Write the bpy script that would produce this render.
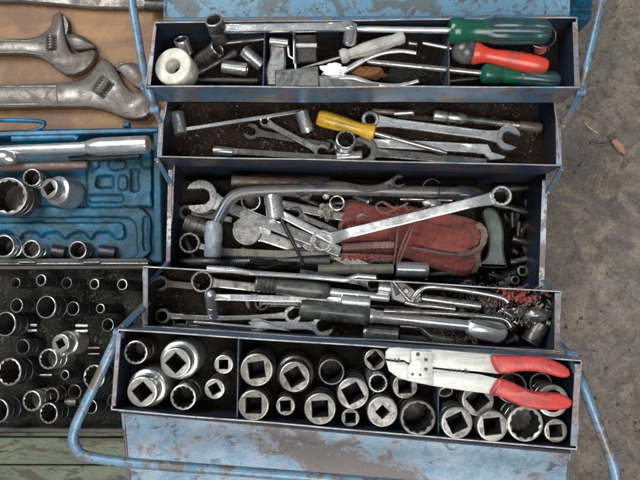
import bpy, math, random
from mathutils import Vector, Matrix, noise
PI = math.pi
rnd = random.Random(7)
sc = bpy.context.scene
for o in list(bpy.data.objects): bpy.data.objects.remove(o)

# ------------------------------------------------------------------ camera, world, lights, exposure
TILT = math.radians(4.5); FPX = 622.0; CZ = 877.0          # millimetres
cd = bpy.data.cameras.new('camera'); cam = bpy.data.objects.new('camera', cd)
sc.collection.objects.link(cam); sc.camera = cam
cam.location = (0, 0, CZ*.001); cam.rotation_euler = (TILT, 0, 0)
cd.sensor_width = 36; cd.lens = 36*FPX/640; cd.clip_start = .02; cd.clip_end = 50
w = bpy.data.worlds.new('World'); sc.world = w; w.use_nodes = True
bg = w.node_tree.nodes['Background']; bg.inputs[0].default_value = (.80, .90, 1, 1); bg.inputs[1].default_value = .16
def area(name, loc, target, size, sizey, power, col):
    l = bpy.data.lights.new(name, 'AREA'); l.shape = 'RECTANGLE'; l.size = size; l.size_y = sizey
    l.energy = power; l.color = col
    o = bpy.data.objects.new(name, l); sc.collection.objects.link(o); o.location = loc
    o.rotation_euler = (Vector(target)-Vector(loc)).to_track_quat('-Z', 'Y').to_euler()
    return o
area('workshop_window_light', (-1.3, 1.0, 2.1), (0, 0, .1), 1.5, 1.1, 52, (.90, .96, 1.0))
area('overhead_lamp', (.2, -.80, 1.9), (0, 0, .1), 1.3, 1.3, 36, (1.0, .98, .95))
sc.view_settings.view_transform = 'Standard'; sc.view_settings.look = 'None'
sc.view_settings.exposure = .28; sc.view_settings.gamma = 1

# ------------------------------------------------------------------ mapping and mesh helpers (all lengths in mm)
ct, st = math.cos(TILT), math.sin(TILT)
def ray(u, v):
    x, y = (u-320)/FPX, -(v-240)/FPX
    return Vector((x, y*ct+st, y*st-ct))
def W(u, v, z):
    d = ray(u, v); return Vector((0, 0, CZ)) + d*((z-CZ)/d.z)
def S(u, v, z): return ((z-CZ)/ray(u, v).z)/FPX            # mm per pixel there

class B:
    def __init__(s, M=None): s.v = []; s.f = []; s.m = []; s.M = M or Matrix.Identity(4)
    def add(s, vs, fs, mi=0, M=None):
        T = s.M @ M if M is not None else s.M
        b = len(s.v); s.v += [T @ Vector(p) for p in vs]
        s.f += [tuple(b+i for i in f) for f in fs]
        s.m += mi if isinstance(mi, list) else [mi]*len(fs)
    def rings(s, R, cap0=True, cap1=True, mi=0, M=None, closed=False, mis=None):
        n = len(R[0]); vs = [p for r in R for p in r]; fs = []; ms = []
        k = len(R)
        for i in range(k if closed else k-1):
            a = i*n; b = ((i+1) % k)*n
            for j in range(n):
                q = (j+1) % n
                fs.append((a+j, a+q, b+q, b+j)); ms.append(mis[i] if mis else mi)
        if not closed and cap0: fs.append(tuple(range(n-1, -1, -1))); ms.append(mis[0] if mis else mi)
        if not closed and cap1: fs.append(tuple((k-1)*n+j for j in range(n))); ms.append(mis[-1] if mis else mi)
        s.add(vs, fs, ms, M)
    def lathe(s, prof, n=32, M=None, mi=0, mis=None, cap0=True, cap1=True, closed=False, ph=0):
        R = []
        for r, z in prof:
            ring = []
            for j in range(n):
                a = 2*PI*j/n; rr = r(a) if callable(r) else r
                zz = z(a) if callable(z) else z
                ring.append(Vector((rr*math.cos(a+ph), rr*math.sin(a+ph), zz)))
            R.append(ring)
        s.rings(R, cap0, cap1, mi, M, closed, mis)
    def prism(s, pts, z0, z1, ch=.5, M=None, mi=0, topmi=None):
        P = [Vector((p[0], p[1])) for p in pts]
        A = sum(P[i].x*P[(i+1) % len(P)].y-P[(i+1) % len(P)].x*P[i].y for i in range(len(P)))
        if A < 0: P.reverse()
        n = len(P); Q = []
        for i in range(n):
            a, b, c = P[i-1], P[i], P[(i+1) % n]
            e1 = (b-a).normalized(); e2 = (c-b).normalized()
            n1 = Vector((-e1.y, e1.x)); n2 = Vector((-e2.y, e2.x)); m = n1+n2
            if m.length < .2: m = n1
            else: m = m/(m.length_squared/2) if m.length_squared > .6 else m.normalized()*1.4
            Q.append(b+m*ch)
        R = [[Vector((p.x, p.y, z)) for p in L] for L, z in ((Q, z0), (P, z0+ch), (P, z1-ch), (Q, z1))]
        s.rings(R, True, True, mi, M, mis=[mi, mi, topmi if topmi is not None else mi, topmi if topmi is not None else mi] if topmi is not None else None)
    def tube(s, pts, rads, n=10, mi=0, M=None, flat=1.0, up=None, caps=True):
        pts = [Vector(p) for p in pts]
        if not hasattr(rads, '__len__'): rads = [rads]*len(pts)
        R = []; prev = Vector(up) if up else None
        for i, p in enumerate(pts):
            t = (pts[min(i+1, len(pts)-1)]-pts[max(i-1, 0)])
            t = t.normalized() if t.length > 1e-6 else Vector((1, 0, 0))
            if prev is None: prev = Vector((0, 0, 1)) if abs(t.z) < .9 else Vector((0, 1, 0))
            a = (prev - t*prev.dot(t)).normalized(); b = t.cross(a); prev = a
            r = rads[i]
            R.append([p + b*(r*math.cos(2*PI*j/n)) + a*(r*flat*math.sin(2*PI*j/n)) for j in range(n)])
        s.rings(R, caps, caps, mi, M)
    def box(s, c, d, ch=.3, M=None, mi=0):
        x, y = d[0]/2, d[1]/2
        T = Matrix.Translation(Vector(c))
        if M is not None: T = M @ T
        s.prism([(-x, -y), (x, -y), (x, y), (-x, y)], -d[2]/2, d[2]/2, min(ch, x*.45, y*.45, d[2]*.45), T, mi)

def frame_x(P0, P1, roll=0):
    P0, P1 = Vector(P0), Vector(P1); x = (P1-P0).normalized()
    y = Vector((0, 0, 1)).cross(x); y = y.normalized() if y.length > 1e-4 else Vector((0, 1, 0))
    z = x.cross(y); M = Matrix((x, y, z)).transposed().to_4x4(); M.translation = P0
    return M @ Matrix.Rotation(roll, 4, 'X')
def frame_z(P0, P1):
    P0, P1 = Vector(P0), Vector(P1); z = (P1-P0).normalized()
    x = Vector((1, 0, 0)); x = (x-z*x.dot(z))
    if x.length < .2: x = Vector((0, 1, 0)); x = x-z*x.dot(z)
    x.normalize(); y = z.cross(x)
    M = Matrix((x, y, z)).transposed().to_4x4(); M.translation = P0
    return M

def mmscale(M):
    M = M.copy(); M.translation = M.translation*.001; return M
def build(b, name, mats, parent=None, world=None, sharp=38, label=None):
    """b holds vertices in mm; world = matrix (mm) of a top-level mesh or None"""
    me = bpy.data.meshes.new(name); me.from_pydata([tuple(p*.001) for p in b.v], [], b.f)
    if not isinstance(mats, (list, tuple)): mats = [mats]
    for m in mats: me.materials.append(m)
    if len(mats) > 1:
        me.polygons.foreach_set('material_index', [min(i, len(mats)-1) for i in b.m])
    me.polygons.foreach_set('use_smooth', [True]*len(me.polygons))
    me.update(); me.validate()
    if sharp < 179: me.set_sharp_from_angle(angle=math.radians(sharp))
    o = bpy.data.objects.new(name, me); sc.collection.objects.link(o)
    if parent: o.parent = parent
    if world is not None: o.matrix_world = mmscale(world)
    if label: o['label'] = label
    return o
def tag(o, label, cat=None, group=None, kind=None):
    o['label'] = label
    if cat: o['category'] = cat
    if group: o['group'] = group
    if kind: o['kind'] = kind
    return o
def thing(name, label, cat, world, group=None):
    o = bpy.data.objects.new(name, None); sc.collection.objects.link(o)
    o.empty_display_size = .01
    o.matrix_world = mmscale(world if isinstance(world, Matrix) else Matrix.Translation(Vector(world)))
    return tag(o, label, cat, group)

# ------------------------------------------------------------------ materials
def newmat(name):
    m = bpy.data.materials.new(name); m.use_nodes = True
    nt = m.node_tree; return m, nt, nt.nodes['Principled BSDF']
def nd(nt, t, **kw):
    n = nt.nodes.new(t)
    for k, v in kw.items():
        if k in n.inputs: n.inputs[k].default_value = v
        else: setattr(n, k, v)
    return n
def coords(nt, scale=1, rot=0, stretch=(1, 1, 1)):
    tc = nd(nt, 'ShaderNodeTexCoord'); oi = nd(nt, 'ShaderNodeObjectInfo')
    mp = nd(nt, 'ShaderNodeMapping'); mp.inputs['Scale'].default_value = tuple(scale*s for s in stretch)
    nt.links.new(tc.outputs['Object'], mp.inputs['Vector'])
    ml = nd(nt, 'ShaderNodeMath', operation='MULTIPLY'); ml.inputs[1].default_value = 37.0
    nt.links.new(oi.outputs['Random'], ml.inputs[0]); nt.links.new(ml.outputs[0], mp.inputs['Location'])
    return mp, oi
def noise_tex(nt, vec, scale, detail=5, rough=.6, dist=0):
    n = nd(nt, 'ShaderNodeTexNoise', Scale=scale, Detail=detail, Roughness=rough, Distortion=dist)
    nt.links.new(vec.outputs[0], n.inputs['Vector']); return n
def ramp(nt, src, stops, out=0):
    r = nd(nt, 'ShaderNodeValToRGB'); e = r.color_ramp.elements
    while len(e) < len(stops): e.new(.5)
    for i, (p, c) in enumerate(stops):
        e[i].position = p; e[i].color = (c, c, c, 1) if not hasattr(c, '__len__') else tuple(c)+(1,)
    nt.links.new(src.outputs[out], r.inputs[0]); return r
def mix(nt, fac, a, b, mode='MIX'):
    m = nd(nt, 'ShaderNodeMix', data_type='RGBA', blend_type=mode)
    if hasattr(fac, 'outputs'): nt.links.new(fac.outputs[0], m.inputs[0])
    else: m.inputs[0].default_value = fac
    for i, x in ((6, a), (7, b)):
        if hasattr(x, 'outputs'): nt.links.new(x.outputs[2] if x.bl_idname == 'ShaderNodeMix' else x.outputs[0], m.inputs[i])
        else: m.inputs[i].default_value = tuple(x)+(1,)
    return m
def bump(nt, bs, src, strength=.3, dist=.0005):
    b = nd(nt, 'ShaderNodeBump', Strength=strength, Distance=dist)
    nt.links.new(src.outputs[0], b.inputs['Height']); nt.links.new(b.outputs[0], bs.inputs['Normal']); return b

def metal(name, base, rough=.3, dirt=(.09, .075, .06), amount=.45, metallic=.92, var=.25, sc_=70, tint=None):
    m, nt, bs = newmat(name); mp, oi = coords(nt)
    n1 = noise_tex(nt, mp, sc_, 7, .68, .4); n2 = noise_tex(nt, mp, sc_*7, 4, .7)
    lo = .5+ (.5-amount)*.45
    stain = ramp(nt, n1, [(lo-.03, 0), (lo+.11, 1)])
    mask = stain
    mp3, _ = coords(nt, stretch=(.06, 1, 1)); n3 = noise_tex(nt, mp3, sc_*11, 5, .75)
    fine = mix(nt, 1, ramp(nt, n2, [(.3, .86), (.6, 1)]), ramp(nt, n3, [(.32, .68), (.6, 1)]), 'MULTIPLY')
    spots = ramp(nt, n2, [(.60, 0), (.68, .8)])
    vr = nd(nt, 'ShaderNodeMapRange'); nt.links.new(oi.outputs['Random'], vr.inputs[0])
    vr.inputs[3].default_value = 1-var; vr.inputs[4].default_value = 1.0
    base2 = mix(nt, 1, base, fine, 'MULTIPLY')
    bv = mix(nt, 1, base2, base2, 'MULTIPLY'); nt.links.new(vr.outputs[0], bv.inputs[7])
    f = nd(nt, 'ShaderNodeMath', operation='MULTIPLY'); f.inputs[1].default_value = .85
    nt.links.new(mask.outputs[0], f.inputs[0])
    col = mix(nt, spots, mix(nt, f, bv, dirt), dirt); nt.links.new(col.outputs[2], bs.inputs['Base Color'])
    mt = nd(nt, 'ShaderNodeMapRange'); nt.links.new(mask.outputs[0], mt.inputs[0])
    mt.inputs[3].default_value = metallic; mt.inputs[4].default_value = metallic*.35; nt.links.new(mt.outputs[0], bs.inputs['Metallic'])
    rr = nd(nt, 'ShaderNodeMapRange'); nt.links.new(n1.outputs[0], rr.inputs[0])
    rr.inputs[1].default_value = .3; rr.inputs[2].default_value = .7
    rr.inputs[3].default_value = rough*.6; rr.inputs[4].default_value = min(.8, rough*1.7); nt.links.new(rr.outputs[0], bs.inputs['Roughness'])
    b1 = bump(nt, bs, n2, .035, .0002); b2 = nd(nt, 'ShaderNodeBump', Strength=.2, Distance=.0012); nt.links.new(n1.outputs[0], b2.inputs['Height']); nt.links.new(b2.outputs[0], b1.inputs['Normal'])
    return m
M = {}
M['chrome'] = metal('worn_chrome', (.80, .80, .79), .2, (.12, .10, .08), amount=.24, metallic=.84, sc_=55)
M['satin'] = metal('satin_steel', (.50, .49, .46), .24, (.075, .06, .045), amount=.44, sc_=60)
M['bright'] = metal('bright_nickel', (.84, .84, .82), .25, (.30, .26, .20), amount=.15, metallic=.8, var=.1, sc_=45)
M['steel'] = metal('dirty_steel', (.19, .18, .165), .32, (.045, .037, .03), amount=.48, sc_=60)
M['dark'] = metal('dark_steel', (.10, .095, .09), .4, (.045, .035, .028), amount=.4)
M['black'] = metal('black_oxide', (.05, .052, .058), .36, (.035, .03, .025), amount=.35, metallic=.7)
M['blacksocket'] = metal('black_impact_steel', (.04, .042, .048), .4, (.03, .026, .022), amount=.4, metallic=.6)
M['bore'] = metal('shaded_greasy_bore', (.035, .032, .03), .5, (.015, .013, .011), amount=.5, metallic=.4)  # dark greasy steel, with the shade of holes and slots painted in
M['rustyiron'] = metal('rusty_iron', (.20, .17, .15), .5, (.13, .065, .04), amount=.55, metallic=.6)
M['castiron'] = metal('forged_grey_steel', (.215, .19, .165), .4, (.10, .07, .05), amount=.5, metallic=.75, sc_=40)
M['aluminium'] = metal('stripper_plate', (.60, .60, .54), .42, (.34, .26, .19), amount=.2, metallic=.2, var=.05, sc_=40)
M['bluesteel'] = metal('worn_blue_painted_steel', (.10, .125, .15), .3, (.13, .115, .10), amount=.6, metallic=.5, sc_=35)
M['greygreen'] = metal('grey_green_casting', (.13, .16, .145), .5, (.07, .08, .065), amount=.5, metallic=.3)
M['oliverasp'] = metal('olive_grey_file', (.27, .26, .20), .5, (.12, .1, .06), amount=.5, metallic=.4)

def paint(name, base, chip=(.17, .15, .13), under=(.05, .06, .08), amt=.4, rough=.42, light=(.30, .42, .50), lamt=.3, sc_=14, streak=(1, 1, 1), rust=(.22, .12, .06), spec=.5):
    m, nt, bs = newmat(name); mp, oi = coords(nt, stretch=streak)
    n1 = noise_tex(nt, mp, sc_, 9, .72, .6); n2 = noise_tex(nt, mp, sc_*3.1, 8, .75, .3); n3 = noise_tex(nt, mp, sc_*22, 4, .7)
    n4 = noise_tex(nt, mp, sc_*.6, 4, .6)
    c = mix(nt, ramp(nt, n4, [(.35, 0), (.65, lamt*2)]), base, light)
    c = mix(nt, ramp(nt, n3, [(.35, 0), (.9, .5)]), c, under)
    lo = .66-amt*.3
    k1 = ramp(nt, n1, [(lo, 0), (lo+.05, 1)]); k2 = ramp(nt, n2, [(lo+.04, 0), (lo+.07, 1)])
    c = mix(nt, k1, c, chip); c2 = mix(nt, k2, c, mix(nt, ramp(nt, n3, [(.4, 0), (.6, 1)]), under, rust))
    nt.links.new(c2.outputs[2], bs.inputs['Base Color'])
    rr = nd(nt, 'ShaderNodeMapRange'); nt.links.new(n2.outputs[0], rr.inputs[0])
    rr.inputs[3].default_value = rough*.7; rr.inputs[4].default_value = rough*1.5; nt.links.new(rr.outputs[0], bs.inputs['Roughness'])
    bs.inputs['Metallic'].default_value = .1; bs.inputs['Specular IOR Level'].default_value = spec
    bump(nt, bs, n2, .25, .0006)
    return m
M['blue'] = paint('chipped_blue_paint', (.055, .145, .25), (.17, .13, .105), amt=.5, light=(.11, .20, .29), rust=(.17, .10, .07), sc_=24)
M['lidblue'] = paint('scuffed_light_blue_paint', (.17, .33, .47), (.22, .20, .20), (.10, .13, .18), .46, light=(.34, .46, .57), lamt=.45, sc_=24, rust=(.16, .13, .11))
def make_lid_paint():
    m, nt, bs = newmat('scuffed_lid_paint'); mp, oi = coords(nt, stretch=(.7, 1, 1)); mp2, _ = coords(nt, stretch=(.25, 1, 1))
    big = noise_tex(nt, mp, 9, 5, .6, .6); mid = noise_tex(nt, mp, 38, 14, .88, .3); fine = noise_tex(nt, mp2, 150, 6, .8); d = noise_tex(nt, mp, 60, 9, .8, 1.)
    c = mix(nt, ramp(nt, mid, [(.40, 0), (.6, 1)]), (.105, .195, .28), (.31, .39, .45))
    c = mix(nt, ramp(nt, fine, [(.5, 0), (.75, .5)]), c, (.10, .15, .21))
    ad = nd(nt, 'ShaderNodeMath', operation='MULTIPLY_ADD'); ad.inputs[1].default_value = .62
    nt.links.new(big.outputs[0], ad.inputs[0]); h = nd(nt, 'ShaderNodeMath', operation='MULTIPLY'); h.inputs[1].default_value = .42; nt.links.new(mid.outputs[0], h.inputs[0]); nt.links.new(h.outputs[0], ad.inputs[2])
    c = mix(nt, ramp(nt, ad, [(.474, 0), (.505, .7)]), c, (.20, .185, .185))
    c = mix(nt, ramp(nt, ad, [(.505, 0), (.52, .85)]), c, (.10, .08, .075))
    c = mix(nt, ramp(nt, d, [(.56, 0), (.60, .85)]), c, (.085, .07, .065))
    c = mix(nt, ramp(nt, d, [(.30, .8), (.35, 0)]), c, (.46, .42, .34))
    nt.links.new(c.outputs[2], bs.inputs['Base Color']); bs.inputs['Roughness'].default_value = .42; bs.inputs['Metallic'].default_value = .1
    bump(nt, bs, mid, .3, .0006); return m
M['lidblue'] = make_lid_paint()
M['topblue'] = paint('light_blue_lid_paint', (.115, .24, .34), (.10, .125, .125), (.06, .09, .11), .5, light=(.17, .30, .39), sc_=24, rust=(.10, .09, .07))
M['handleblue'] = paint('handle_blue_paint', (.075, .165, .25), (.10, .085, .07), (.03, .05, .075), .48, rough=.3, light=(.19, .30, .38), sc_=45)
M['inside'] = paint('shaded_navy_inside', (.013, .024, .045), (.03, .025, .022), (.008, .010, .014), .5, light=(.03, .05, .08), sc_=30, rust=(.06, .035, .025), spec=.2)  # inner wall blue with the shade inside the trays painted in
M['edge'] = metal('bare_rubbed_edge', (.52, .51, .49), .4, (.13, .14, .17), amount=.5, metallic=.3, sc_=40)
M['rubbed'] = metal('highlit_worn_end', (.66, .65, .61), .24, (.13, .11, .085), amount=.32, metallic=.8)  # worn bright ends, with the light on top edges painted in
M['face'] = metal('oily_end_face', (.20, .185, .16), .45, (.055, .045, .035), amount=.45, metallic=.45, sc_=110)
M['worn_face'] = metal('worn_end_face', (.30, .285, .255), .42, (.10, .085, .065), amount=.42, metallic=.5, sc_=110)
M['dull_rubbed'] = metal('highlit_dull_worn_end', (.50, .48, .44), .28, (.10, .08, .06), amount=.38, metallic=.8)  # duller worn ends, same painted edge highlight
M['flange'] = paint('rubbed_grey_blue_flange', (.12, .16, .21), (.17, .14, .13), (.06, .07, .09), .6, light=(.30, .34, .38), lamt=.45, sc_=40)
M['wornedge'] = paint('pale_rubbed_flange', (.30, .35, .40), (.17, .14, .13), (.10, .11, .14), .6, light=(.48, .50, .50), lamt=.5, sc_=40)
M['navy'] = paint('shadowed_blue_band_paint', (.020, .038, .072), (.06, .05, .05), (.014, .017, .026), .52, light=(.04, .06, .09), sc_=26, rust=(.13, .075, .045), spec=.3)  # dark tray blue, deepened further to paint shadow into the colour
M['green_plank'] = paint('worn_green_paint', (.085, .10, .06), (.055, .047, .033), (.03, .036, .024), .5, .5, light=(.145, .165, .11), sc_=30, streak=(.3, 1, 1), rust=(.05, .038, .026))

def grime(name, a, b, c, rough=.8, sc_=60):
    m, nt, bs = newmat(name); mp, oi = coords(nt)
    n1 = noise_tex(nt, mp, sc_*.4, 8, .7, .3); n2 = noise_tex(nt, mp, sc_*5, 5, .75)
    x = mix(nt, ramp(nt, n1, [(.38, 0), (.62, 1)]), a, b); x = mix(nt, ramp(nt, n2, [(.55, 0), (.72, 1)]), x, c)
    nt.links.new(x.outputs[2], bs.inputs['Base Color']); bs.inputs['Roughness'].default_value = rough
    bs.inputs['Specular IOR Level'].default_value = .12
    bump(nt, bs, n2, .8, .002); return m
M['grime'] = grime('shadowed_brown_grime', (.009, .006, .005), (.030, .018, .013), (.085, .062, .042))  # brown grime, with tray shadow painted into its dark tones
M['blackgrime'] = grime('shadowed_black_grease', (.006, .0055, .005), (.016, .014, .012), (.05, .042, .034), .6)  # grease, blackened further to carry the deep shadow on tray floors
M['traygrime'] = grime('dusty_black_case_floor', (.008, .0075, .007), (.024, .023, .019), (.075, .078, .058), .8, 40)
M['rustorange'] = grime('rusty_orange_scale', (.20, .085, .03), (.10, .045, .022), (.30, .15, .07))
M['crumb'] = grime('pale_crumbs', (.26, .22, .15), (.14, .10, .07), (.45, .40, .30))
M['greydust'] = grime('mossy_dust', (.075, .078, .06), (.14, .14, .11), (.25, .25, .20))  # pale grey green dust colour

def plastic(name, base, rough=.4, dirt=(.04, .035, .03), amt=.35, sc_=40, trans=0, sss=0, light=None, spec=.5):
    m, nt, bs = newmat(name); mp, oi = coords(nt)
    n1 = noise_tex(nt, mp, sc_, 8, .7, .4); n2 = noise_tex(nt, mp, sc_*6, 4, .7)
    lo = .68-amt*.3
    c = mix(nt, ramp(nt, n2, [(.35, 0), (.75, 1)]), base, light or tuple(min(1, x*1.25) for x in base))
    f = nd(nt, 'ShaderNodeMath', operation='MULTIPLY'); f.inputs[1].default_value = .75
    nt.links.new(ramp(nt, n1, [(lo-.08, 0), (lo+.12, 1)]).outputs[0], f.inputs[0])
    c = mix(nt, f, c, dirt); nt.links.new(c.outputs[2], bs.inputs['Base Color'])
    rr = nd(nt, 'ShaderNodeMapRange'); nt.links.new(n1.outputs[0], rr.inputs[0])
    rr.inputs[3].default_value = rough*.6; rr.inputs[4].default_value = rough*1.5; nt.links.new(rr.outputs[0], bs.inputs['Roughness'])
    bs.inputs['Specular IOR Level'].default_value = spec
    if trans: bs.inputs['Transmission Weight'].default_value = trans
    bump(nt, bs, n2, .15, .0004); return m
M['red'] = plastic('red_vinyl_grip', (.42, .04, .035), .45, (.13, .03, .025), .5, 30, light=(.47, .055, .05))
M['redhandle'] = plastic('red_screwdriver_plastic', (.46, .035, .022), .3, (.16, .045, .025), .42, light=(.50, .06, .03))
M['green'] = plastic('green_acetate', (.008, .085, .05), .2, (.012, .03, .024), .5, trans=.15)
M['greenflute'] = plastic('dark_green_flutes', (.016, .05, .052), .26, (.014, .02, .02), .5)
M['yellow'] = plastic('yellow_acetate', (.50, .30, .02), .3, (.20, .11, .03), .5)
M['greygrip'] = plastic('grey_wooden_grip', (.30, .285, .25), .55, (.13, .115, .095), .5)
M['blackgrip'] = plastic('black_rubber_grip', (.025, .025, .026), .3, (.11, .105, .09), .62, 55)
M['bushing'] = plastic('ivory_nylon', (.50, .48, .41), .5, (.26, .22, .17), .45)
M['dullblue'] = plastic('worn_dull_blue_enamel', (.20, .235, .26), .35, (.10, .10, .095), .5, 60)
M['paper'] = plastic('white_paper', (.82, .84, .84), .8, (.45, .44, .4), .12)
M['teal'] = plastic('grimy_teal_plastic', (.002, .075, .145), .42, (.018, .035, .035), .85, 30, light=(.006, .13, .23), spec=.25)
M['tealclean'] = plastic('bright_teal_plastic', (.002, .09, .19), .34, (.008, .025, .032), .7, 40, light=(.008, .16, .30), spec=.35)
M['blackplastic'] = plastic('black_case_plastic', (.02, .019, .018), .5, (.06, .05, .04), .5)
M['purple'] = plastic('purple_shreds', (.055, .05, .075), .6)
M['leaf'] = plastic('dry_brown_leaf', (.30, .15, .10), .7, (.14, .08, .06), .4)
M['twig'] = plastic('pale_twig', (.34, .30, .2), .8)

def cloth(name, base, dark):
    m, nt, bs = newmat(name); mp, oi = coords(nt)
    n1 = noise_tex(nt, mp, 25, 7, .7, .5); n2 = noise_tex(nt, mp, 900, 2, .6)
    wv = nd(nt, 'ShaderNodeTexWave', Scale=420.0, Distortion=1.5); nt.links.new(mp.outputs[0], wv.inputs['Vector'])
    c = mix(nt, ramp(nt, n1, [(.38, 0), (.66, 1)]), base, dark)
    c = mix(nt, ramp(nt, n2, [(.3, .25), (.7, 0)]), c, dark)
    nt.links.new(c.outputs[2], bs.inputs['Base Color']); bs.inputs['Roughness'].default_value = .9
    bs.inputs['Sheen Weight'].default_value = .2
    b1 = bump(nt, bs, wv, .3, .0004); n5 = noise_tex(nt, mp, 120, 6, .7, 1.5)
    b2 = nd(nt, 'ShaderNodeBump', Strength=.9, Distance=.003); nt.links.new(n5.outputs[0], b2.inputs['Height']); nt.links.new(b2.outputs[0], b1.inputs['Normal'])
    return m
M['rag'] = cloth('faded_red_canvas', (.30, .048, .028), (.075, .018, .014))
M['hem'] = cloth('grey_pink_webbing', (.24, .15, .13), (.10, .06, .055))
M['cord'] = cloth('brown_red_cord', (.22, .07, .05), (.10, .04, .03))
M['fringe'] = cloth('frayed_red_thread', (.34, .045, .035), (.14, .03, .025))
M['redcord'] = cloth('bright_red_cord', (.50, .05, .04), (.25, .03, .03))

def concrete():
    m, nt, bs = newmat('stained_concrete'); mp, oi = coords(nt)
    n1 = noise_tex(nt, mp, 6, 8, .68, .6); n2 = noise_tex(nt, mp, 30, 9, .75, .8); n3 = noise_tex(nt, mp, 210, 6, .8); n4 = noise_tex(nt, mp, 15, 8, .78, 1.5); n5 = noise_tex(nt, mp, 75, 7, .8, .5)
    c = mix(nt, ramp(nt, n1, [(.36, 0), (.62, 1)]), (.235, .20, .172), (.15, .126, .112))
    c = mix(nt, ramp(nt, n4, [(.49, 0), (.60, .8)]), c, (.33, .28, .20))
    c = mix(nt, ramp(nt, n2, [(.50, 0), (.62, .85)]), c, (.11, .088, .08))
    c = mix(nt, ramp(nt, n5, [(.52, 0), (.62, .7)]), c, (.13, .11, .10))
    c = mix(nt, ramp(nt, n5, [(.30, .6), (.42, 0)]), c, (.40, .37, .31))
    c = mix(nt, ramp(nt, n3, [(.54, 0), (.66, .75)]), c, (.06, .048, .042))
    c = mix(nt, ramp(nt, n3, [(.28, .7), (.38, 0)]), c, (.50, .47, .40))
    nt.links.new(c.outputs[2], bs.inputs['Base Color']); bs.inputs['Roughness'].default_value = .72
    ad = nd(nt, 'ShaderNodeMath', operation='ADD'); nt.links.new(n5.outputs[0], ad.inputs[0]); nt.links.new(n3.outputs[0], ad.inputs[1])
    bump(nt, bs, ad, .8, .004); return m
M['concrete'] = concrete()
def wood():
    m, nt, bs = newmat('oil_and_shadow_plywood'); mp, oi = coords(nt, stretch=(.12, 1, 1))
    n1 = noise_tex(nt, mp, 30, 7, .65, .8); mp2, _ = coords(nt)
    n2 = noise_tex(nt, mp2, 12, 8, .7, .5); n3 = noise_tex(nt, mp2, 180, 4, .7)
    c = mix(nt, ramp(nt, n1, [(.35, 0), (.65, 1)]), (.30, .155, .052), (.19, .095, .033))
    c = mix(nt, ramp(nt, n2, [(.44, 0), (.58, .85)]), c, (.125, .060, .030))  # dark blotches: oil patches and painted shadows together
    c = mix(nt, ramp(nt, n3, [(.55, 0), (.75, .5)]), c, (.14, .08, .05))
    nt.links.new(c.outputs[2], bs.inputs['Base Color']); bs.inputs['Roughness'].default_value = .6
    bump(nt, bs, n1, .3, .0008); return m
M['wood'] = wood()
# ------------------------------------------------------------------ generic tools
def hole_sq(a, rot=0):
    def f(t):
        q = (t-rot+PI/4) % (PI/2)-PI/4
        return a/math.cos(q)
    return f
def hole_pt(R, depth=.11, n=12):
    def f(t):
        q = (t*n/(2*PI)) % 1.0; q = abs(q-.5)*2
        return R*(1-depth*(1-q))
    return f
def circ(R): return lambda t: R

def socket_body(b, r, H, kind, rbody=None, hneck=None, rot=0, depth=None, hs=None, wall=None, M=None):
    """upright socket in its own frame, z 0..H, hole at the top. mi 0 steel, 1 bore"""
    n = 48; rb = rbody or r
    if kind == 'sq':
        a = hs or r*.52; hole = hole_sq(a, 0); hin = hole_sq(a*.97, 0); depth = depth or H*.72; Rm = a*1.3
        hch = hole_sq(a*1.07)
    elif kind == 'pt':
        R = r*(wall or .84); hole = hole_pt(R); hin = hole_pt(R*.98); hch = hole_pt(R*1.05, .05); depth = depth or H*.74
    else:
        R = r*(wall or .78); hole = circ(R); hin = circ(R*.97); hch = circ(R*1.05); depth = depth or H*.78
    c = min(1.6, r*.11)
    if rbody and rbody > r*1.02:
        hn = hneck or H*.3; zb = H-hn
        prof = [(rb-1, 0), (rb, 1.2), (rb, zb-3.2), (rb-.9, zb-1.4), (rb-2.6, zb-.4), (r+.6, zb), (r, zb+.9), (r, H-c), (r-c*.35, H-c*.3), (r-c, H)]
    else:
        prof = [(r-1, 0), (r, 1), (r, H*.50), (r*.95, H*.51), (r*.95, H*.55), (r, H*.56), (r, H*.78), (r*.98, H*.785), (r*.98, H*.80), (r, H*.805), (r, H-c), (r-c*.35, H-c*.3), (r-c, H)]
    k = len(prof)
    ph = rot
    full = [(x, z) for x, z in prof] + [(hch, H), (hole, H-.9), (hin, H-depth), (hin, H-depth)]
    full[-1] = ((lambda t: hin(t)*.5), H-depth-1.5)
    mis = [0]*(k-3) + [2]*2 + [3] + [2] + [1]*4
    b.lathe(full, n, M, mis=mis[:len(full)-1]+[1], cap0=True, cap1=True, ph=ph)

FACE = {'blacksocket': 'steel', 'steel': 'face', 'dark': 'face', 'black': 'rubbed', 'satin': 'worn_face', 'chrome': 'worn_face'}
RIM = {'blacksocket': 'steel', 'steel': 'dull_rubbed', 'dark': 'steel', 'black': 'rubbed', 'satin': 'rubbed', 'chrome': 'rubbed'}
def upright_socket(u, v, rpx, H, floor, kind, label, rb=None, hneck=None, rot=0, mat='steel', lean=(0, 0), cat='socket', group=None, hs=None, wall=None, depth=None, name='wrench_socket'):
    zt = floor+H; s = S(u, v, zt); r = rpx*s
    top = W(u, v, zt); base = top+Vector((lean[0]*H, lean[1]*H, -H))
    F = frame_z(base, top); F.translation = base
    b = B(); socket_body(b, r, H, kind, rb*s if rb else None, hneck, math.radians(rot), depth, hs*s if hs else None, wall)
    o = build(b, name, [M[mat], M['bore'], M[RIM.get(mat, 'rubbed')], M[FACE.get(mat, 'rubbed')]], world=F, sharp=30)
    return tag(o, label, cat, group)

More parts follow.
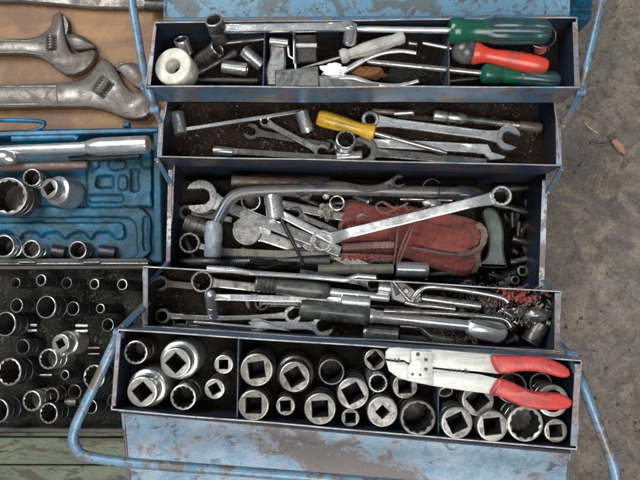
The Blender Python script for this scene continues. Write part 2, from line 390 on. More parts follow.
def socket_part(parent, inv, P0, P1, r, kind='hex', mat='chrome', rb=None, hneck=None, name='swivel_socket', wall=None, lab=None):
    """closed end P0, open end P1 (world mm); child of parent"""
    F = inv @ frame_z(P0, P1); b = B(F)
    socket_body(b, r, (Vector(P1)-Vector(P0)).length, kind, rb, hneck, wall=wall)
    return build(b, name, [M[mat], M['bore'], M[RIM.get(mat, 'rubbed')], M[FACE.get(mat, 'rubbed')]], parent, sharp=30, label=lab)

def lying_socket(p0, p1, z0, z1, rpx, kind, label, mat='chrome', rb=None, hneck=None, group=None, name='wrench_socket', wall=None):
    P0, P1 = W(*p0, z0), W(*p1, z1); s = S(*p1, z1)
    F = frame_z(P0, P1); b = B(); socket_body(b, rpx*s, (P1-P0).length, kind, rb*s if rb else None, hneck, wall=wall)
    # a grooved band round the drive end
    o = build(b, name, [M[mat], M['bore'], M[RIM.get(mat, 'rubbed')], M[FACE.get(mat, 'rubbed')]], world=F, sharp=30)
    return tag(o, label, 'socket', group)

def shank(b, x0, x1, w0, wm, w1, t, rec=0, zf=None, n=20, flare=.16, curve=None):
    R = []
    for i in range(n+1):
        f = i/n; x = x0+(x1-x0)*f
        e0 = max(0, 1-f/flare)**2; e1 = max(0, 1-(1-f)/flare)**2
        ww = (wm+(w0-wm)*e0+(w1-wm)*e1)/2; tt = t/2
        rc = rec*min(1, max(0, (f-.08)/.06))*min(1, max(0, (.92-f)/.06)) if rec else 0
        z = zf(f) if zf else 0; y = curve(f) if curve else 0
        R.append([Vector((x, y+a*ww, z+c)) for a, c in ((1, -tt*.5), (1, tt*.5), (.9, tt*.95), (.68, tt), (.6, tt-rc), (-.6, tt-rc), (-.68, tt), (-.9, tt*.95), (-1, tt*.5), (-1, -tt*.5), (-.85, -tt), (.85, -tt))])
    b.rings(R)
def jaw(b, R, gap, ang, t, M_=None):
    """open end: head centre at the origin, mouth towards +x turned by ang"""
    pts = []; a0 = math.asin(min(.95, gap/2/R*1.15))+.16
    n = 26
    for i in range(n+1):
        a = a0+(2*PI-2*a0)*i/n
        rr = R*(1+.10*math.cos(a)) if abs(math.cos(a)) > 0 else R
        pts.append((rr*math.cos(a), rr*math.sin(a)*1.02))
    g = gap/2
    pts += [(R*.95, -g*1.02), (-R*.12, -g), (-R*.38, -g*.55), (-R*.42, 0), (-R*.38, g*.55), (-R*.12, g), (R*.95, g*1.02)]
    T = Matrix.Rotation(ang, 4, 'Z'); T = (M_ @ T) if M_ is not None else T
    b.prism(pts, -t/2, t/2, min(1.0, t*.22), T)
def ringend(b, R, r, h, M_=None, pts=12):
    c = min(1.2, h*.15); hp = hole_pt(r) if pts == 12 else circ(r); hc = hole_pt(r*1.05, .06) if pts == 12 else circ(r*1.05)
    b.lathe([(R-c*.3-.4, -h/2), (R, -h/2+c), (R+.2, 0), (R, h/2-c), (R-c, h/2), (hc, h/2), (hp, h/2-.7), (hp, -h/2+.7), (hc, -h/2)], 48, M_, closed=True, mis=[0]*9)

def marks(b, x0, x1, y, z, h=3.0, seed=1):
    """shallow illegible stamping: little raised strokes in a row"""
    r = random.Random(seed); x = x0
    while x < x1:
        k = r.random()
        if k < .8:
            hh = h*(.75+.25*r.random())
            b.box((x, y, z), (.5, hh, .3), .1)
            if r.random() < .6: b.box((x+.8, y+(hh/2-.3)*r.choice((-1, 1, 0)), z+.02), (1.3, .45, .28), .1)
            if r.random() < .4: b.box((x+1.6, y, z+.01), (.45, hh*.9, .29), .1)
        x += 2.4 if r.random() < .85 else 5

def wrench(name, label, cat, p1, p2, z1, z2, wpx, t, e1, e2, mat='satin', rec=0, group=None, curve=None, wend=1.5, zf=None, stamp=None, roll=0, shmat=None):
    P1, P2 = W(*p1, z1), W(*p2, z2); L = (P2-P1).length; s = S((p1[0]+p2[0])/2, (p1[1]+p2[1])/2, (z1+z2)/2)
    F = frame_x(P1, P2, roll); root = thing(name, label, cat, F, group); w_ = wpx*s
    def endlen(e): return 0 if e is None else e[1]*s*.72
    zo1 = e1[4] if e1 and e1[0] == 'ring' and len(e1) > 4 else 0; zo2 = e2[4] if e2 and e2[0] == 'ring' and len(e2) > 4 else 0
    def zz(f):
        k0 = max(0, 1-f/.13); k1 = max(0, 1-(1-f)/.13)
        sm = lambda k: k*k*(3-2*k)
        return (zf(f) if zf else 0)+zo1*sm(k0)+zo2*sm(k1)
    b = B(); shank(b, endlen(e1), L-endlen(e2), w_*(wend if e1 else 1), w_, w_*(wend if e2 else 1), t, rec, zz, curve=curve)
    if stamp: marks(b, L*stamp[0], L*stamp[1], 0, t/2-rec+.1, w_*.4, hash(name) % 7 + int(L))
    build(b, 'shank', M[shmat or mat], root, sharp=32)
    for e, x, sg, zo in ((e1, 0, PI, zo1), (e2, L, 0, zo2)):
        if e is None: continue
        R = e[1]*s; b = B()
        T = Matrix.Translation((x, curve(0 if x == 0 else 1) if curve else 0, zo+(zf(0 if x == 0 else 1) if zf else 0)))
        if e[0] == 'open':
            jaw(b, R, R*e[2], sg+math.radians(e[3]), t*1.12, T); build(b, 'open_jaw', M[mat], root, sharp=32)
        elif e[0] == 'ring':
            tl = Matrix.Rotation(math.radians(e[5] if len(e) > 5 else 0), 4, 'Y')
            ringend(b, R, R*e[2], e[3], T @ tl, 12); build(b, 'ring_end', M[mat], root, sharp=32)
        elif e[0] == 'disc':
            b.lathe([(R-1, -t*.8), (R, -t*.6), (R, t*.6), (R-1.5, t*.9), (R*.8, t*.9), (R*.78, t*.75), (R*.3, t*.75), (R*.28, t), (.5, t)], 36, T)
            build(b, 'ratchet_head', M[mat], root, sharp=32)
    return root, F

def rod(name, label, cat, pts, z, rpx, mat='dark', group=None, n=12, flat=1, taper=None):
    zs = z if hasattr(z, '__len__') else [z]*len(pts)
    P = [W(u, v, zz) for (u, v), zz in zip(pts, zs)]; s = S(*pts[0], zs[0])
    rp = rpx if hasattr(rpx, '__len__') else [rpx]*len(pts)
    c = P[0].copy(); b = B(); b.tube([p-c for p in P], [r*s for r in rp], n, flat=flat)
    o = build(b, name, M[mat], world=Matrix.Translation(c), sharp=40)
    return tag(o, label, cat, group)
def plate(name, label, cat, pts, z, t, mat='steel', ch=.4, parent=None, origin=None, group=None, smooth=0, sharp=32):
    P = [W(u, v, z) for u, v in pts]
    for _ in range(smooth):
        Q = []
        for i in range(len(P)):
            a, b_ = P[i], P[(i+1) % len(P)]; Q += [a*.75+b_*.25, a*.25+b_*.75]
        P = Q
    c = origin if origin is not None else Vector((sum(p.x for p in P)/len(P), sum(p.y for p in P)/len(P), z-t))
    b = B(); b.prism([(p.x-c.x, p.y-c.y) for p in P], z-t-c.z, z-c.z, ch)
    if parent: return build(b, name, M[mat], parent, sharp=sharp, label=label)
    return tag(build(b, name, M[mat], world=Matrix.Translation(c), sharp=sharp), label, cat, group)
def fillet(pts, n=6, k=.3):
    """round the corners of an open polyline of Vectors"""
    out = [Vector(pts[0])]
    for i in range(1, len(pts)-1):
        a, b_, c = Vector(pts[i-1]), Vector(pts[i]), Vector(pts[i+1])
        p = b_+(a-b_)*k; q = b_+(c-b_)*k
        for j in range(n+1):
            t = j/n; out.append(p*(1-t)**2+b_*2*t*(1-t)+q*t*t)
    out.append(Vector(pts[-1])); return out
def cat_rom(pts, n=6):
    out = []
    for i in range(len(pts)-1):
        p0 = Vector(pts[max(i-1, 0)]); p1 = Vector(pts[i]); p2 = Vector(pts[i+1]); p3 = Vector(pts[min(i+2, len(pts)-1)])
        for j in range(n):
            t = j/n
            out.append(.5*((2*p1)+(p2-p0)*t+(2*p0-5*p1+4*p2-p3)*t*t+(3*p1-p0-3*p2+p3)*t**3))
    out.append(Vector(pts[-1])); return out

# ------------------------------------------------------------------ ground and boards
b = B(); N_ = 60
vs = []; fs = []
for i in range(N_+1):
    for j in range(N_+1):
        x = -1500+3000*i/N_; y = -1500+3000*j/N_
        vs.append((x, y, 1.2*noise.noise(Vector((x*.012, y*.012, 0)))))
for i in range(N_):
    for j in range(N_): a = i*(N_+1)+j; fs.append((a, a+N_+1, a+N_+2, a+1))
b.add(vs, fs); g = build(b, 'ground', M['concrete'], sharp=180); g['kind'] = 'structure'; g['label'] = 'stained grey brown concrete floor with pale and dark spots'
ZB = 12
def slab(name, label, cat, u0, v0, u1, v1, z, t, mat, ch=1):
    return plate(name, label, cat, [(u0, v0), (u1, v0), (u1, v1), (u0, v1)], z, t, mat, ch)
slab('plywood_board', 'tan plywood board with oil stains and painted shadows under the large adjustable wrenches', 'board', -260, -160, 215, 150, ZB, 10, 'wood')
root = thing('painted_bench_top', 'worn green painted boards below the black socket case', 'bench top', W(60, 450, 0))
for k, (v0, v1) in enumerate(((396, 435.5), (437, 463.5), (465, 520))):
    c = W(60, 450, 0)
    plate('plank', None, None, [(-260, v0), (330, v0+1.5), (330, v1+1.5), (-260, v1)], ZB-k*.9+1, 9, 'green_plank', .9, root, c)
r2 = random.Random(3)
def scatter(name, label, cat, area_, z, n, smin, smax, mat, kind='stuff', dz=0, inside=None, group=None):
    b = B(); (u0, v0, u1, v1) = area_
    c = W((u0+u1)/2, (v0+v1)/2, z); k = 0
    while k < n:
        u = r2.uniform(u0, u1); v = r2.uniform(v0, v1)
        if noise.noise(Vector((u*.06, v*.06, 3.3))) < r2.uniform(-.5, .3): k += .3; continue
        p = W(u, v, z)-c; s = smin+(smax-smin)*r2.random()**3; q = []
        for a, e in ((0, 0), (2.1, 0), (4.2, 0), (0, 1)):
            q.append(p+Vector((math.cos(a+u)*s*r2.uniform(.5, 1.3), math.sin(a+u)*s*r2.uniform(.5, 1.3), 0)) if e == 0 else p+Vector((0, 0, s*.8+dz*r2.random())))
        b.add(q, [(0, 1, 2), (0, 1, 3), (1, 2, 3), (2, 0, 3)]); k += 1
    o = build(b, name, M[mat], world=Matrix.Translation(c), sharp=20); tag(o, label, cat, group, kind); return o

# ------------------------------------------------------------------ the toolbox
TB = W(355, 230, 0); TBM = Matrix.Translation(TB)
toolbox = thing('cantilever_toolbox', 'large chipped blue steel cantilever toolbox opened out with its trays full of tools', 'toolbox', TBM)
def quadpts(c4, n=22, wob=.7, seed=0):
    out = []
    for i in range(4):
        a, b_ = c4[i], c4[(i+1) % 4]
        e = (b_-a).normalized(); nr = Vector((-e.y, e.x, 0))
        for j in range(n):
            t = j/n; k = math.sin(PI*t)
            out.append(a.lerp(b_, t)+nr*wob*k*noise.noise(Vector((t*4+seed, i*3.7, seed)))*2.2)
    return out
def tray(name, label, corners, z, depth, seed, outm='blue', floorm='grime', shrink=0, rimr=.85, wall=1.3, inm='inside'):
    """corners px TL TR BR BL at rim height z"""
    zs = z if hasattr(z, '__len__') else [z]*4
    c4 = [W(*p, zz)-TB for p, zz in zip(corners, zs)]; c4 = [c4[3], c4[2], c4[1], c4[0]]    # CCW
    cen = sum(c4, Vector())/4
    P = quadpts(c4, seed=seed); nP = len(P)
    def inset(k, dz, dabs=None):
        out = []
        for i, p in enumerate(P):
            e = (P[(i+1) % nP]-P[i-1]).normalized(); q = p+Vector((-e.y, e.x, 0))*k
            if i % 22 == 0:
                a = (P[i]-P[i-1]).normalized(); c = (P[(i+1) % nP]-P[i]).normalized(); q = p+(Vector((-a.y, a.x, 0))+Vector((-c.y, c.x, 0)))*k
            out.append(Vector((q.x, q.y, p.z+dz)))
        return out
    pan = B(); sh = shrink
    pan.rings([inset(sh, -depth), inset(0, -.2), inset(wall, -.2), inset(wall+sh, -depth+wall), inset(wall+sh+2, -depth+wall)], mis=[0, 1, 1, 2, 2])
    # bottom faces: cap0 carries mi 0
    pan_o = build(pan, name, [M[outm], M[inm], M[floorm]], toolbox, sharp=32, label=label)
    rim = B(); rr = inset(wall*.5, .1)
    rim.tube(rr+[rr[0]], rimr, 8); build(rim, 'rolled_rim', M['edge'], pan_o, sharp=60)
    return pan_o
def panbox(parent, name, P0, P1, h0, t, mat, label=None):
    """upright sheet from P0 to P1 (top edge, toolbox frame), height h0"""
    F = frame_x(P0, P1); L = (P1-P0).length; b = B()
    b.box((L/2, 0, -h0/2), (L, t, h0), .3, F); return build(b, name, M[mat], parent, label=label)

ZA, ZBt, ZC, ZD, ZR = 222, 166, 180, 248, 110
FA, FB_, FC, FD, FR = ZA-53, ZBt-50, ZC-50, ZD-55, 48
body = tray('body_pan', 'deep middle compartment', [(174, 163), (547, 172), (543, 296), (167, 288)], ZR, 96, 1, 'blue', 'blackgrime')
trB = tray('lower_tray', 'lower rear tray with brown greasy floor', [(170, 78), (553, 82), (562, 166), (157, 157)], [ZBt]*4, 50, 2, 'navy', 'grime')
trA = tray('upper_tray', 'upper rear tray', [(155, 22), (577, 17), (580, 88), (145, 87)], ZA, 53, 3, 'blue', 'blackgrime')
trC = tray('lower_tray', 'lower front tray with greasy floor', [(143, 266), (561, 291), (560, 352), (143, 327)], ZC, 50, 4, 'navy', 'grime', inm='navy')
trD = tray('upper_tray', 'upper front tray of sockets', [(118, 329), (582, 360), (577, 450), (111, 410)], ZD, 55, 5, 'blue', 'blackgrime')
# wide flanges on the end walls
for pan, (a, c), z, ww, nm in ((body, ((170.5, 170), (168, 268)), ZR, 4.4, 0), (body, ((545, 180), (541.5, 287)), ZR, 5.5, 0), (trB, ((162, 110), (159.5, 156)), ZBt-2, 5, 0), (trB, ((558, 110), (559, 165)), ZBt-2, 5.5, 0),
                               (trC, ((145.5, 268), (145.5, 325)), ZC, 5, 0), (trC, ((557.5, 293), (557, 350)), ZC, 5.5, 0), (trD, ((119, 333), (113.5, 406)), ZD, 4.5, 0), (trD, ((578, 364), (573.5, 446)), ZD, 6.5, 0),
                               (trA, ((575, 22), (577, 86)), ZA, 5, 0), (trA, ((155, 26), (149, 85)), ZA, 3.5, 0)):
    P0, P1 = W(*a, z+1.5)-TB, W(*c, z+1.5)-TB; F = frame_x(P0, P1); L = (P1-P0).length; s = S(*a, z)
    b = B(); b.box((L/2, 0, 0), (L, ww*s, 1.4), .4, F); build(b, 'end_flange', M['wornedge'] if z == ZR else M['flange'], pan)
for pan, p0, p1, z, fl, h in ((trA, (265, 22), (263, 86.5), ZA-2, FA, 50), (trA, (449, 20), (449, 87), ZA-4, FA, 48), (trD, (238.5, 337), (237, 420), ZD-4, FD, 50), (trD, (438, 352), (438.5, 438), ZD-12, FD, 42)):
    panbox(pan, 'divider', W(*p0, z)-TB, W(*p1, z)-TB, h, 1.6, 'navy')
# lid flaps
def flap(label, c4, zs, mat, lipdir):
    P = [W(*p, z)-TB for p, z in zip(c4, zs)]
    b = B(); nn = 16; V_ = []; 
    for i in range(nn+1):
        for j in range(9):
            a = P[0].lerp(P[1], i/nn); c = P[3].lerp(P[2], i/nn); q = a.lerp(c, j/8)
            q.z += 1.3*noise.noise(q*.02); V_.append(q)
    for top in (0, 1): b.add([q-Vector((0, 0, 1.6*top)) for q in V_], [(i*9+j, (i+1)*9+j, (i+1)*9+j+1, i*9+j+1) if top else (i*9+j, i*9+j+1, (i+1)*9+j+1, (i+1)*9+j) for i in range(nn) for j in range(8)])
    o = build(b, 'lid_flap', M[mat], toolbox, sharp=180, label=label)
    for i0, i1 in ((0, 3), (1, 2)):
        e = B(); e.tube([P[i0]+Vector((0, 0, .2)), P[i1]+Vector((0, 0, .2))], 1.8, 8); build(e, 'folded_edge', M[mat], o)
    return o
flap('scuffed light blue lid flap with grey chips', [(122, 404), (570, 446), (563, 560), (133, 520)], [206, 206, 170, 170], 'lidblue', 1)
flap('light blue lid flap with a few dark spots', [(165, 24), (568, 20), (572, -90), (166, -90)], [180, 180, 165, 165], 'topblue', -1)
b = B(); hb = [W(165, 20.5, 181)-TB, W(567, 17.5, 181)-TB]; b.tube(hb, 3.2, 10); build(b, 'hinge_bar', M['blue'], toolbox)
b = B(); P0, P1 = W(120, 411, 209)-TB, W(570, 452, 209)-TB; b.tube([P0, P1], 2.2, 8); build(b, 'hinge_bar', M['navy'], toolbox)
# linkage arms
def link(p0, p1, z0, z1, wpx, tt=2.4, mat='blue'):
    P0, P1 = W(*p0, z0)-TB, W(*p1, z1)-TB; F = frame_x(P0, P1); L = (P1-P0).length; s = S(*p0, z0)
    w_ = wpx*s/2; b = B(); b.prism([(-w_*.6, -w_), (L+w_*.6, -w_), (L+w_, 0), (L+w_*.6, w_), (-w_*.6, w_), (-w_, 0)], -tt/2, tt/2, .4, F)
    o = build(b, 'link_arm', M[mat], toolbox)
    for x in (w_*.4, L-w_*.4):
        r = B(); r.lathe([(w_*.5, tt/2), (w_*.5, tt/2+.8), (w_*.3, tt/2+1.6)], 14, F @ Matrix.Translation((x, 0, 0))); build(r, 'rivet', M['edge'], o)
for a in (((142, 87), (160, 121), 214, 176, 5), ((581, 92), (563, 126), 212, 170, 6.5), ((157, 160), (171, 184), 158, 116, 5), ((562, 168), (548, 192), 158, 114, 5),
          ((147, 303), (122, 328), 172, 232, 7), ((560, 342), (577, 362), 172, 232, 7), ((168, 262), (146, 286), 112, 165, 4), ((543, 280), (560, 300), 110, 165, 4)):
    link(a[0], a[1], a[2], a[3], a[4])
# bail handles
def bail(label, pts, zs, r, k=.3):
    P = [W(*p, z)-TB for p, z in zip(pts, zs)]
    P = fillet(P, 8, k); b = B(); b.tube(P, r, 16); o = build(b, 'bail_handle', M['handleblue'], toolbox, sharp=180, label=label)
    for q in (P[0], P[-1]):
        bb = B(); bb.lathe([(r*.6, -5.4), (r*1.02, -4.6), (r*1.05, 4.6), (r*.7, 5.4)], 16, Matrix.Translation(q) @ Matrix.Rotation(PI/2, 4, 'Y')); build(bb, 'pivot', M['blue'], o)
    return o
bail('worn blue tubular handle swung down to the front', [(119, 333), (104, 366), (70, 436), (82, 459.5), (300, 476), (610, 502), (618, 478), (592, 408), (571, 355)], [240, 240, 238, 238, 238, 238, 238, 236, 232], 5.1, .33)
bail('blue tubular handle lying to the rear', [(155, 110), (145, 80), (133, 8), (124, -60), (614, -60), (600, 10), (590, 52), (580, 92)], [206, 212, 222, 225, 225, 222, 216, 210], 4.6, .12)

# ------------------------------------------------------------------ top tray (floor FA)
root, F = wrench('swivel_socket_wrench', 'long pale chrome swivel socket wrench laid across the rear tray rim', 'wrench', (222, 29), (346, 27), 228, 228, 8.5, 7, None, None, 'chrome', .5, stamp=(.12, .8)); inv = F.inverted()
socket_part(root, inv, W(221, 40, 214), W(213.5, 19.5, 240), 9.2*S(214, 20, 238), 'hex', 'steel', name='swivel_socket', wall=.74)
socket_part(root, inv, W(351, 25, 229), W(349.5, 43, 212), 7*S(350, 25, 228), 'hex', 'chrome', name='swivel_socket')
b = B(inv @ frame_x(W(340, 27, 228), W(352, 24, 228))); b.box((7, 0, 0), (13, 9, 6.5), 1.2); build(b, 'knuckle', M['chrome'], root)

def ring_thing(name, label, cat, c, z, R, r, h, tilt, mat, lathe_n=48, pt=0):
    P = W(*c, z); s = S(*c, z); F = Matrix.Translation(P) @ Matrix.Rotation(math.radians(tilt[0]), 4, 'X') @ Matrix.Rotation(math.radians(tilt[1]), 4, 'Y')
    b = B(); R *= s; r *= s
    hp = hole_pt(r) if pt else r
    b.lathe([(R-1, -h/2), (R, -h/2+1), (R, h/2-2), (R-.7, h/2-.6), (R-2, h/2), ((hp if pt else r+2), h/2), ((hp if pt else r+.6), h/2-.6), (hp, h/2-2), (hp, -h/2+1)], lathe_n, closed=True, mis=[0]*9)
    return tag(build(b, name, M[mat], world=F, sharp=50), label, cat)
ring_thing('bushing_ring', 'thick ivory white ring with a small hole in the rear tray corner', 'bushing', (177, 70), 205, 19, 7.6, 24, (-4, -12), 'bushing')
lying_socket((186, 54), (181, 39), 190, 204, 7.5, 'hex', 'small shiny socket leaning on the white ring', rb=None)
lying_socket((200, 62), (218, 48), 184, 202, 8.5, 'hex', 'grey socket with dark open end right of the white ring', 'steel')
lying_socket((262, 66), (243, 50), 184, 190, 6.3, 'sq', 'chrome stepped socket slanting down beside the rear tray divider', 'chrome')
lying_socket((222, 66), (247, 69.5), 184, 184, 6.4, 'hex', 'chrome socket lying level below the slanting one', 'chrome')
rod('drive_extension', 'dark round bar lying below the grey socket', 'extension bar', [(196, 74), (236, 52)], 178, [4.5, 3.8], 'dark')
rod('drive_extension', 'dull olive rod along the back of the rear tray', 'extension bar', [(216, 44), (264, 39)], 176, 3, 'steel')
rod('drive_extension', 'grimy bar along the front wall behind the white ring', 'extension bar', [(198, 80), (258, 81)], 176, 3.5, 'dark')
# caliper-like bracket pieces in the middle compartment
plate('steel_bracket', 'curved dull grey bracket standing by the divider', 'bracket', [(269, 38), (285, 38), (286, 62), (283, 86), (267, 86), (265, 70), (270, 54)], 212, 8, 'satin', 2)
plate('steel_bracket', 'dark square fitting with a shiny band under the swivel wrench', 'fitting', [(295, 34), (317, 34), (317, 61), (296, 63)], 208, 22, 'dark', 1.5)
slab('shiny_band', 'narrow shiny band across the dark square fitting', 'band', 295.2, 43, 317, 47, 211, 2.5, 'bright', .5)
plate('steel_plate', 'wide dull grey plate along the rear tray front wall', 'plate', [(275, 70), (318, 66), (319, 86.5), (275, 87)], 220, 5, 'satin', 1)
plate('steel_plate', 'narrow grey plate tapering to the right beside the wide one', 'plate', [(318, 75), (379, 84), (379, 87), (319, 87)], 217, 5, 'satin', 1)
rod('bent_wire', 'thin white bent wire hooked above the wide grey plate', 'wire', [(288, 46), (289, 56), (295, 60), (296, 70)], 214, 1.3, 'bright')
rod('steel_strip', 'thin silver strut next to the dark square fitting', 'strut', [(294, 34), (294.5, 64)], 214, 1.8, 'satin')
rod('shiny_peg', 'short shiny peg above the curved bracket', 'peg', [(270, 41), (288, 43)], 216, 4, 'chrome')
# crumpled paper
def blob(name, label, cat, c, z, rx, ry, rz, mat, amp=.35, fr=.18, seed=0, n=28):
    P = W(*c, z); s = S(*c, z); b = B(); R = []
    for i in range(1, n//2):
        th = PI*i/(n//2); ring = []
        for j in range(n):
            a = 2*PI*j/n; d = Vector((math.sin(th)*math.cos(a), math.sin(th)*math.sin(a), math.cos(th)))
            k = 1+amp*noise.noise(d*2.2+Vector((seed, 0, 0)))+amp*.6*noise.noise(d*5+Vector((0, seed, 0)))
            ring.append(Vector((d.x*rx*s*k, d.y*ry*s*k, d.z*rz*k)))
        R.append(ring)
    b.rings(R[::-1]); return tag(build(b, name, M[mat], world=Matrix.Translation(P), sharp=25), label, cat)
blob('crumpled_paper', 'crumpled white paper wad in the rear tray', 'paper', (334, 71), 207, 12, 7, 9, 'paper', .42, seed=4)
blob('rusty_nut', 'flaky orange brown rusty lump under the long screwdriver', 'rusty lump', (367, 73), 200, 18, 6, 8, 'rustorange', .3, seed=2)
blob('dirt_lump', 'dull mossy grey lump at the rear tray floor', 'dirt lump', (405, 76), 182, 22, 9, 6, 'traygrime', .3, seed=9)

def lathe_tool(name, label, cat, p0, p1, z0, z1, parts, group=None):
    """parts: list of (part name, profile [(r_px, x_px or fraction)], mat, flutes) along p0 -> p1; x in px of distance"""
    P0, P1 = W(*p0, z0), W(*p1, z1); s = S((p0[0]+p1[0])/2, (p0[1]+p1[1])/2, (z0+z1)/2)
    F = frame_x(P0, P1); root = thing(name, label, cat, F, group); A = Matrix.Rotation(PI/2, 4, 'Y')
    for nm, prof, mat, fl in parts:
        b = B(); pr = []
        for r, x in prof:
            if fl and fl[1] <= x <= fl[2]:
                k = fl[0]; dp = fl[3]
                rr = (lambda rs: (lambda t: rs*(1-dp*max(0, math.cos(k*t))**2)))(r*s)
            else: rr = r*s
            pr.append((rr, x*s))
        b.lathe(pr, 48, A); build(b, nm, M[mat], root, sharp=40)
    return root
# green screwdriver (upper)
lathe_tool('screwdriver', 'large green handled screwdriver with dark fluted grip at the rear tray top', 'screwdriver', (550, 32), (357, 29), 222, 216, [
    ('handle', [(4, 0), (9, 1), (12, 5), (13, 12), (13, 20), (13.3, 30), (13.3, 56), (12.2, 60), (11.8, 64)], 'greenflute', (10, 10, 58, .13)),
    ('collar', [(11.8, 64), (11, 68), (11.2, 85), (13, 88), (13, 97), (11, 100), (4, 101)], 'green', None),
    ('shaft', [(3.1, 100.5), (3.1, 185), (2.6, 193)], 'bright', None)])
P = [W(542+14*math.cos(a), 36+12*math.sin(a), 205) for a in [x*.35 for x in range(-3, 9)]]
c = P[0]; b = B(); b.tube([p-c for p in P], 1.0, 8); tag(build(b, 'key_ring', M['steel'], world=Matrix.Translation(c)), 'thin wire split ring at the end of the large green screwdriver', 'ring')
lathe_tool('screwdriver', 'small green handled screwdriver lying lowest in the right rear compartment', 'screwdriver', (559, 81), (366, 61.5), 200, 207, [
    ('handle', [(3, 0), (6.5, 1), (8.5, 5), (9, 12), (9, 38), (8, 40)], 'greenflute', (8, 4, 36, .15)),
    ('collar', [(8, 40), (8.2, 57), (9, 60), (10, 62), (10, 76), (7, 79), (3.5, 80)], 'green', None),
    ('shaft', [(2.9, 79), (3.1, 90), (2.8, 190), (2, 194)], 'satin', None)])
root = lathe_tool('screwdriver', 'red handled screwdriver with black collar between the two green ones', 'screwdriver', (548, 67), (425, 43.5), 214, 206, [
    ('handle', [(3, 0), (6, 1.2), (8, 5), (9, 14), (9.2, 28), (8.5, 42), (7.2, 54), (7.4, 60), (9, 66), (11.5, 72), (11, 75)], 'redhandle', None),
    ('collar', [(10.5, 75), (12, 77), (13.2, 82), (12.5, 87), (9, 94), (5, 96.5), (2, 97)], 'blackgrip', None),
    ('shaft', [(1.9, 96), (1.9, 122), (1.5, 126)], 'chrome', None)])
lathe_tool('screwdriver', 'grey wooden handled awl slanting under the swivel wrench end', 'awl', (405, 37), (298, 70), 214, 208, [
    ('handle', [(3, 0), (5.5, 1.5), (6.3, 6), (5.6, 12), (6.8, 24), (7, 42), (5.6, 54), (5, 58), (6.5, 60), (7.5, 63), (6.5, 67), (2, 68)], 'greygrip', (6, 14, 56, .12)),
    ('shaft', [(2, 67), (1.8, 108), (.6, 112)], 'steel', None)])
# pliers with curved handles
pl = W(330, 78, 200); root = thing('curved_pliers', 'silver pliers with two slim curved handles on the rusty lump', 'pliers', pl)
for pts, zz in (([(330, 79), (348, 69), (364, 60), (382, 53), (400, 51), (416, 53)], 208), ([(330, 79), (352, 78), (372, 84), (395, 86), (408, 84), (418, 81)], 208)):
    q = [(W(*p, zz)-pl) for p in pts]; b = B(); b.tube(cat_rom(q, 5), [3.2]*10+[2.8]*10+[2.3]*6, 12, flat=.7); build(b, 'handle', M['bright'], root, sharp=60)
b = B(); b.prism([((p-pl).x, (p-pl).y) for p in [W(*t, 208) for t in ((316, 84), (322, 76), (336, 72), (342, 78), (332, 86))]], 3, 9, .8); build(b, 'jaw', M['satin'], root)
rod('small_bolt', 'tiny bolt beside the awl handle', 'bolt', [(409, 43), (417, 44)], 200, [2.6, 1.7], 'satin')
rod('blade_tip', 'thin chisel tip poking out below the red screwdriver', 'chisel', [(480, 78), (440, 82)], 184, 3, 'dark')
blob('small_plug', 'small dull red cap in the dark corner of the rear tray', 'cap', (540, 50), 178, 6, 4.5, 5, 'redcord', .2)
scatter('tray_dirt', 'dirt and crumbs on the upper rear tray floor', 'dirt', (160, 30, 570, 84), FA+2, 500, .4, 2.0, 'crumb')

# ------------------------------------------------------------------ rear lower tray (floor FB_)
zf_ = FB_+2
scatter('tray_dirt', 'pale crumbs on the brown floor of the lower rear tray', 'dirt', (170, 104, 550, 160), zf_, 1500, .3, 1.9, 'crumb')
scatter('tray_dirt', 'larger pale flakes in the left part of the lower rear tray', 'dirt', (185, 130, 300, 158), zf_, 260, .6, 2.4, 'crumb')
root, F = wrench('swivel_socket_wrench', 'slender chrome double swivel socket wrench at the left of the lower rear tray', 'wrench', (182, 130), (303, 111), 133, 140, 3.8, 4.5, None, None, 'chrome', 0); inv = F.inverted()
socket_part(root, inv, W(181, 134, 134), W(177, 112, 136), 6.8*S(177, 120, 135), 'hex', 'chrome')
socket_part(root, inv, W(301, 111, 140), W(308, 132, 136), 6.8*S(305, 120, 138), 'hex', 'chrome')
wrench('open_end_wrench', 'short dark spanner with its jaw pointing left on the brown floor', 'wrench', (252, 132), (330, 146), 124, 126, 6.5, 5, ('open', 8.5, .85, -12), None, 'steel', 0)
wrench('open_end_wrench', 'slim grey double spanner slanting down behind the long hinged handle', 'wrench', (265, 122), (321, 152), 133, 133, 6, 5, ('ring', 5.5, .6, 6), ('open', 8, .9, 10), 'satin', .6, stamp=(.25, .7))
root, F = wrench('hinged_breaker_bar', 'long round breaker bar with a hinged chrome head lying at the front wall', 'breaker bar', (222, 151), (340, 159), 132, 132, 6.3, 8, None, None, 'steel', 0); inv = F.inverted()
b = B(inv @ frame_x(W(213, 150.5, 132), W(236, 152.5, 132))); b.lathe([(3, 0), (5.5, 1), (6, 4), (6, 22), (5, 25), (4, 27)], 20, Matrix.Rotation(PI/2, 4, 'Y')); build(b, 'hinged_head', M['chrome'], root)
socket_part(root, inv, W(336, 158, 132), W(362, 156.5, 132), 6.3*S(350, 158, 132), 'sq', 'chrome', name='end_socket')
upright_socket(346, 139, 10, 34, FB_+2, 'pt', 'upright twelve point socket with a white rim under the yellow screwdriver', mat='chrome', lean=(-.05, -.15))
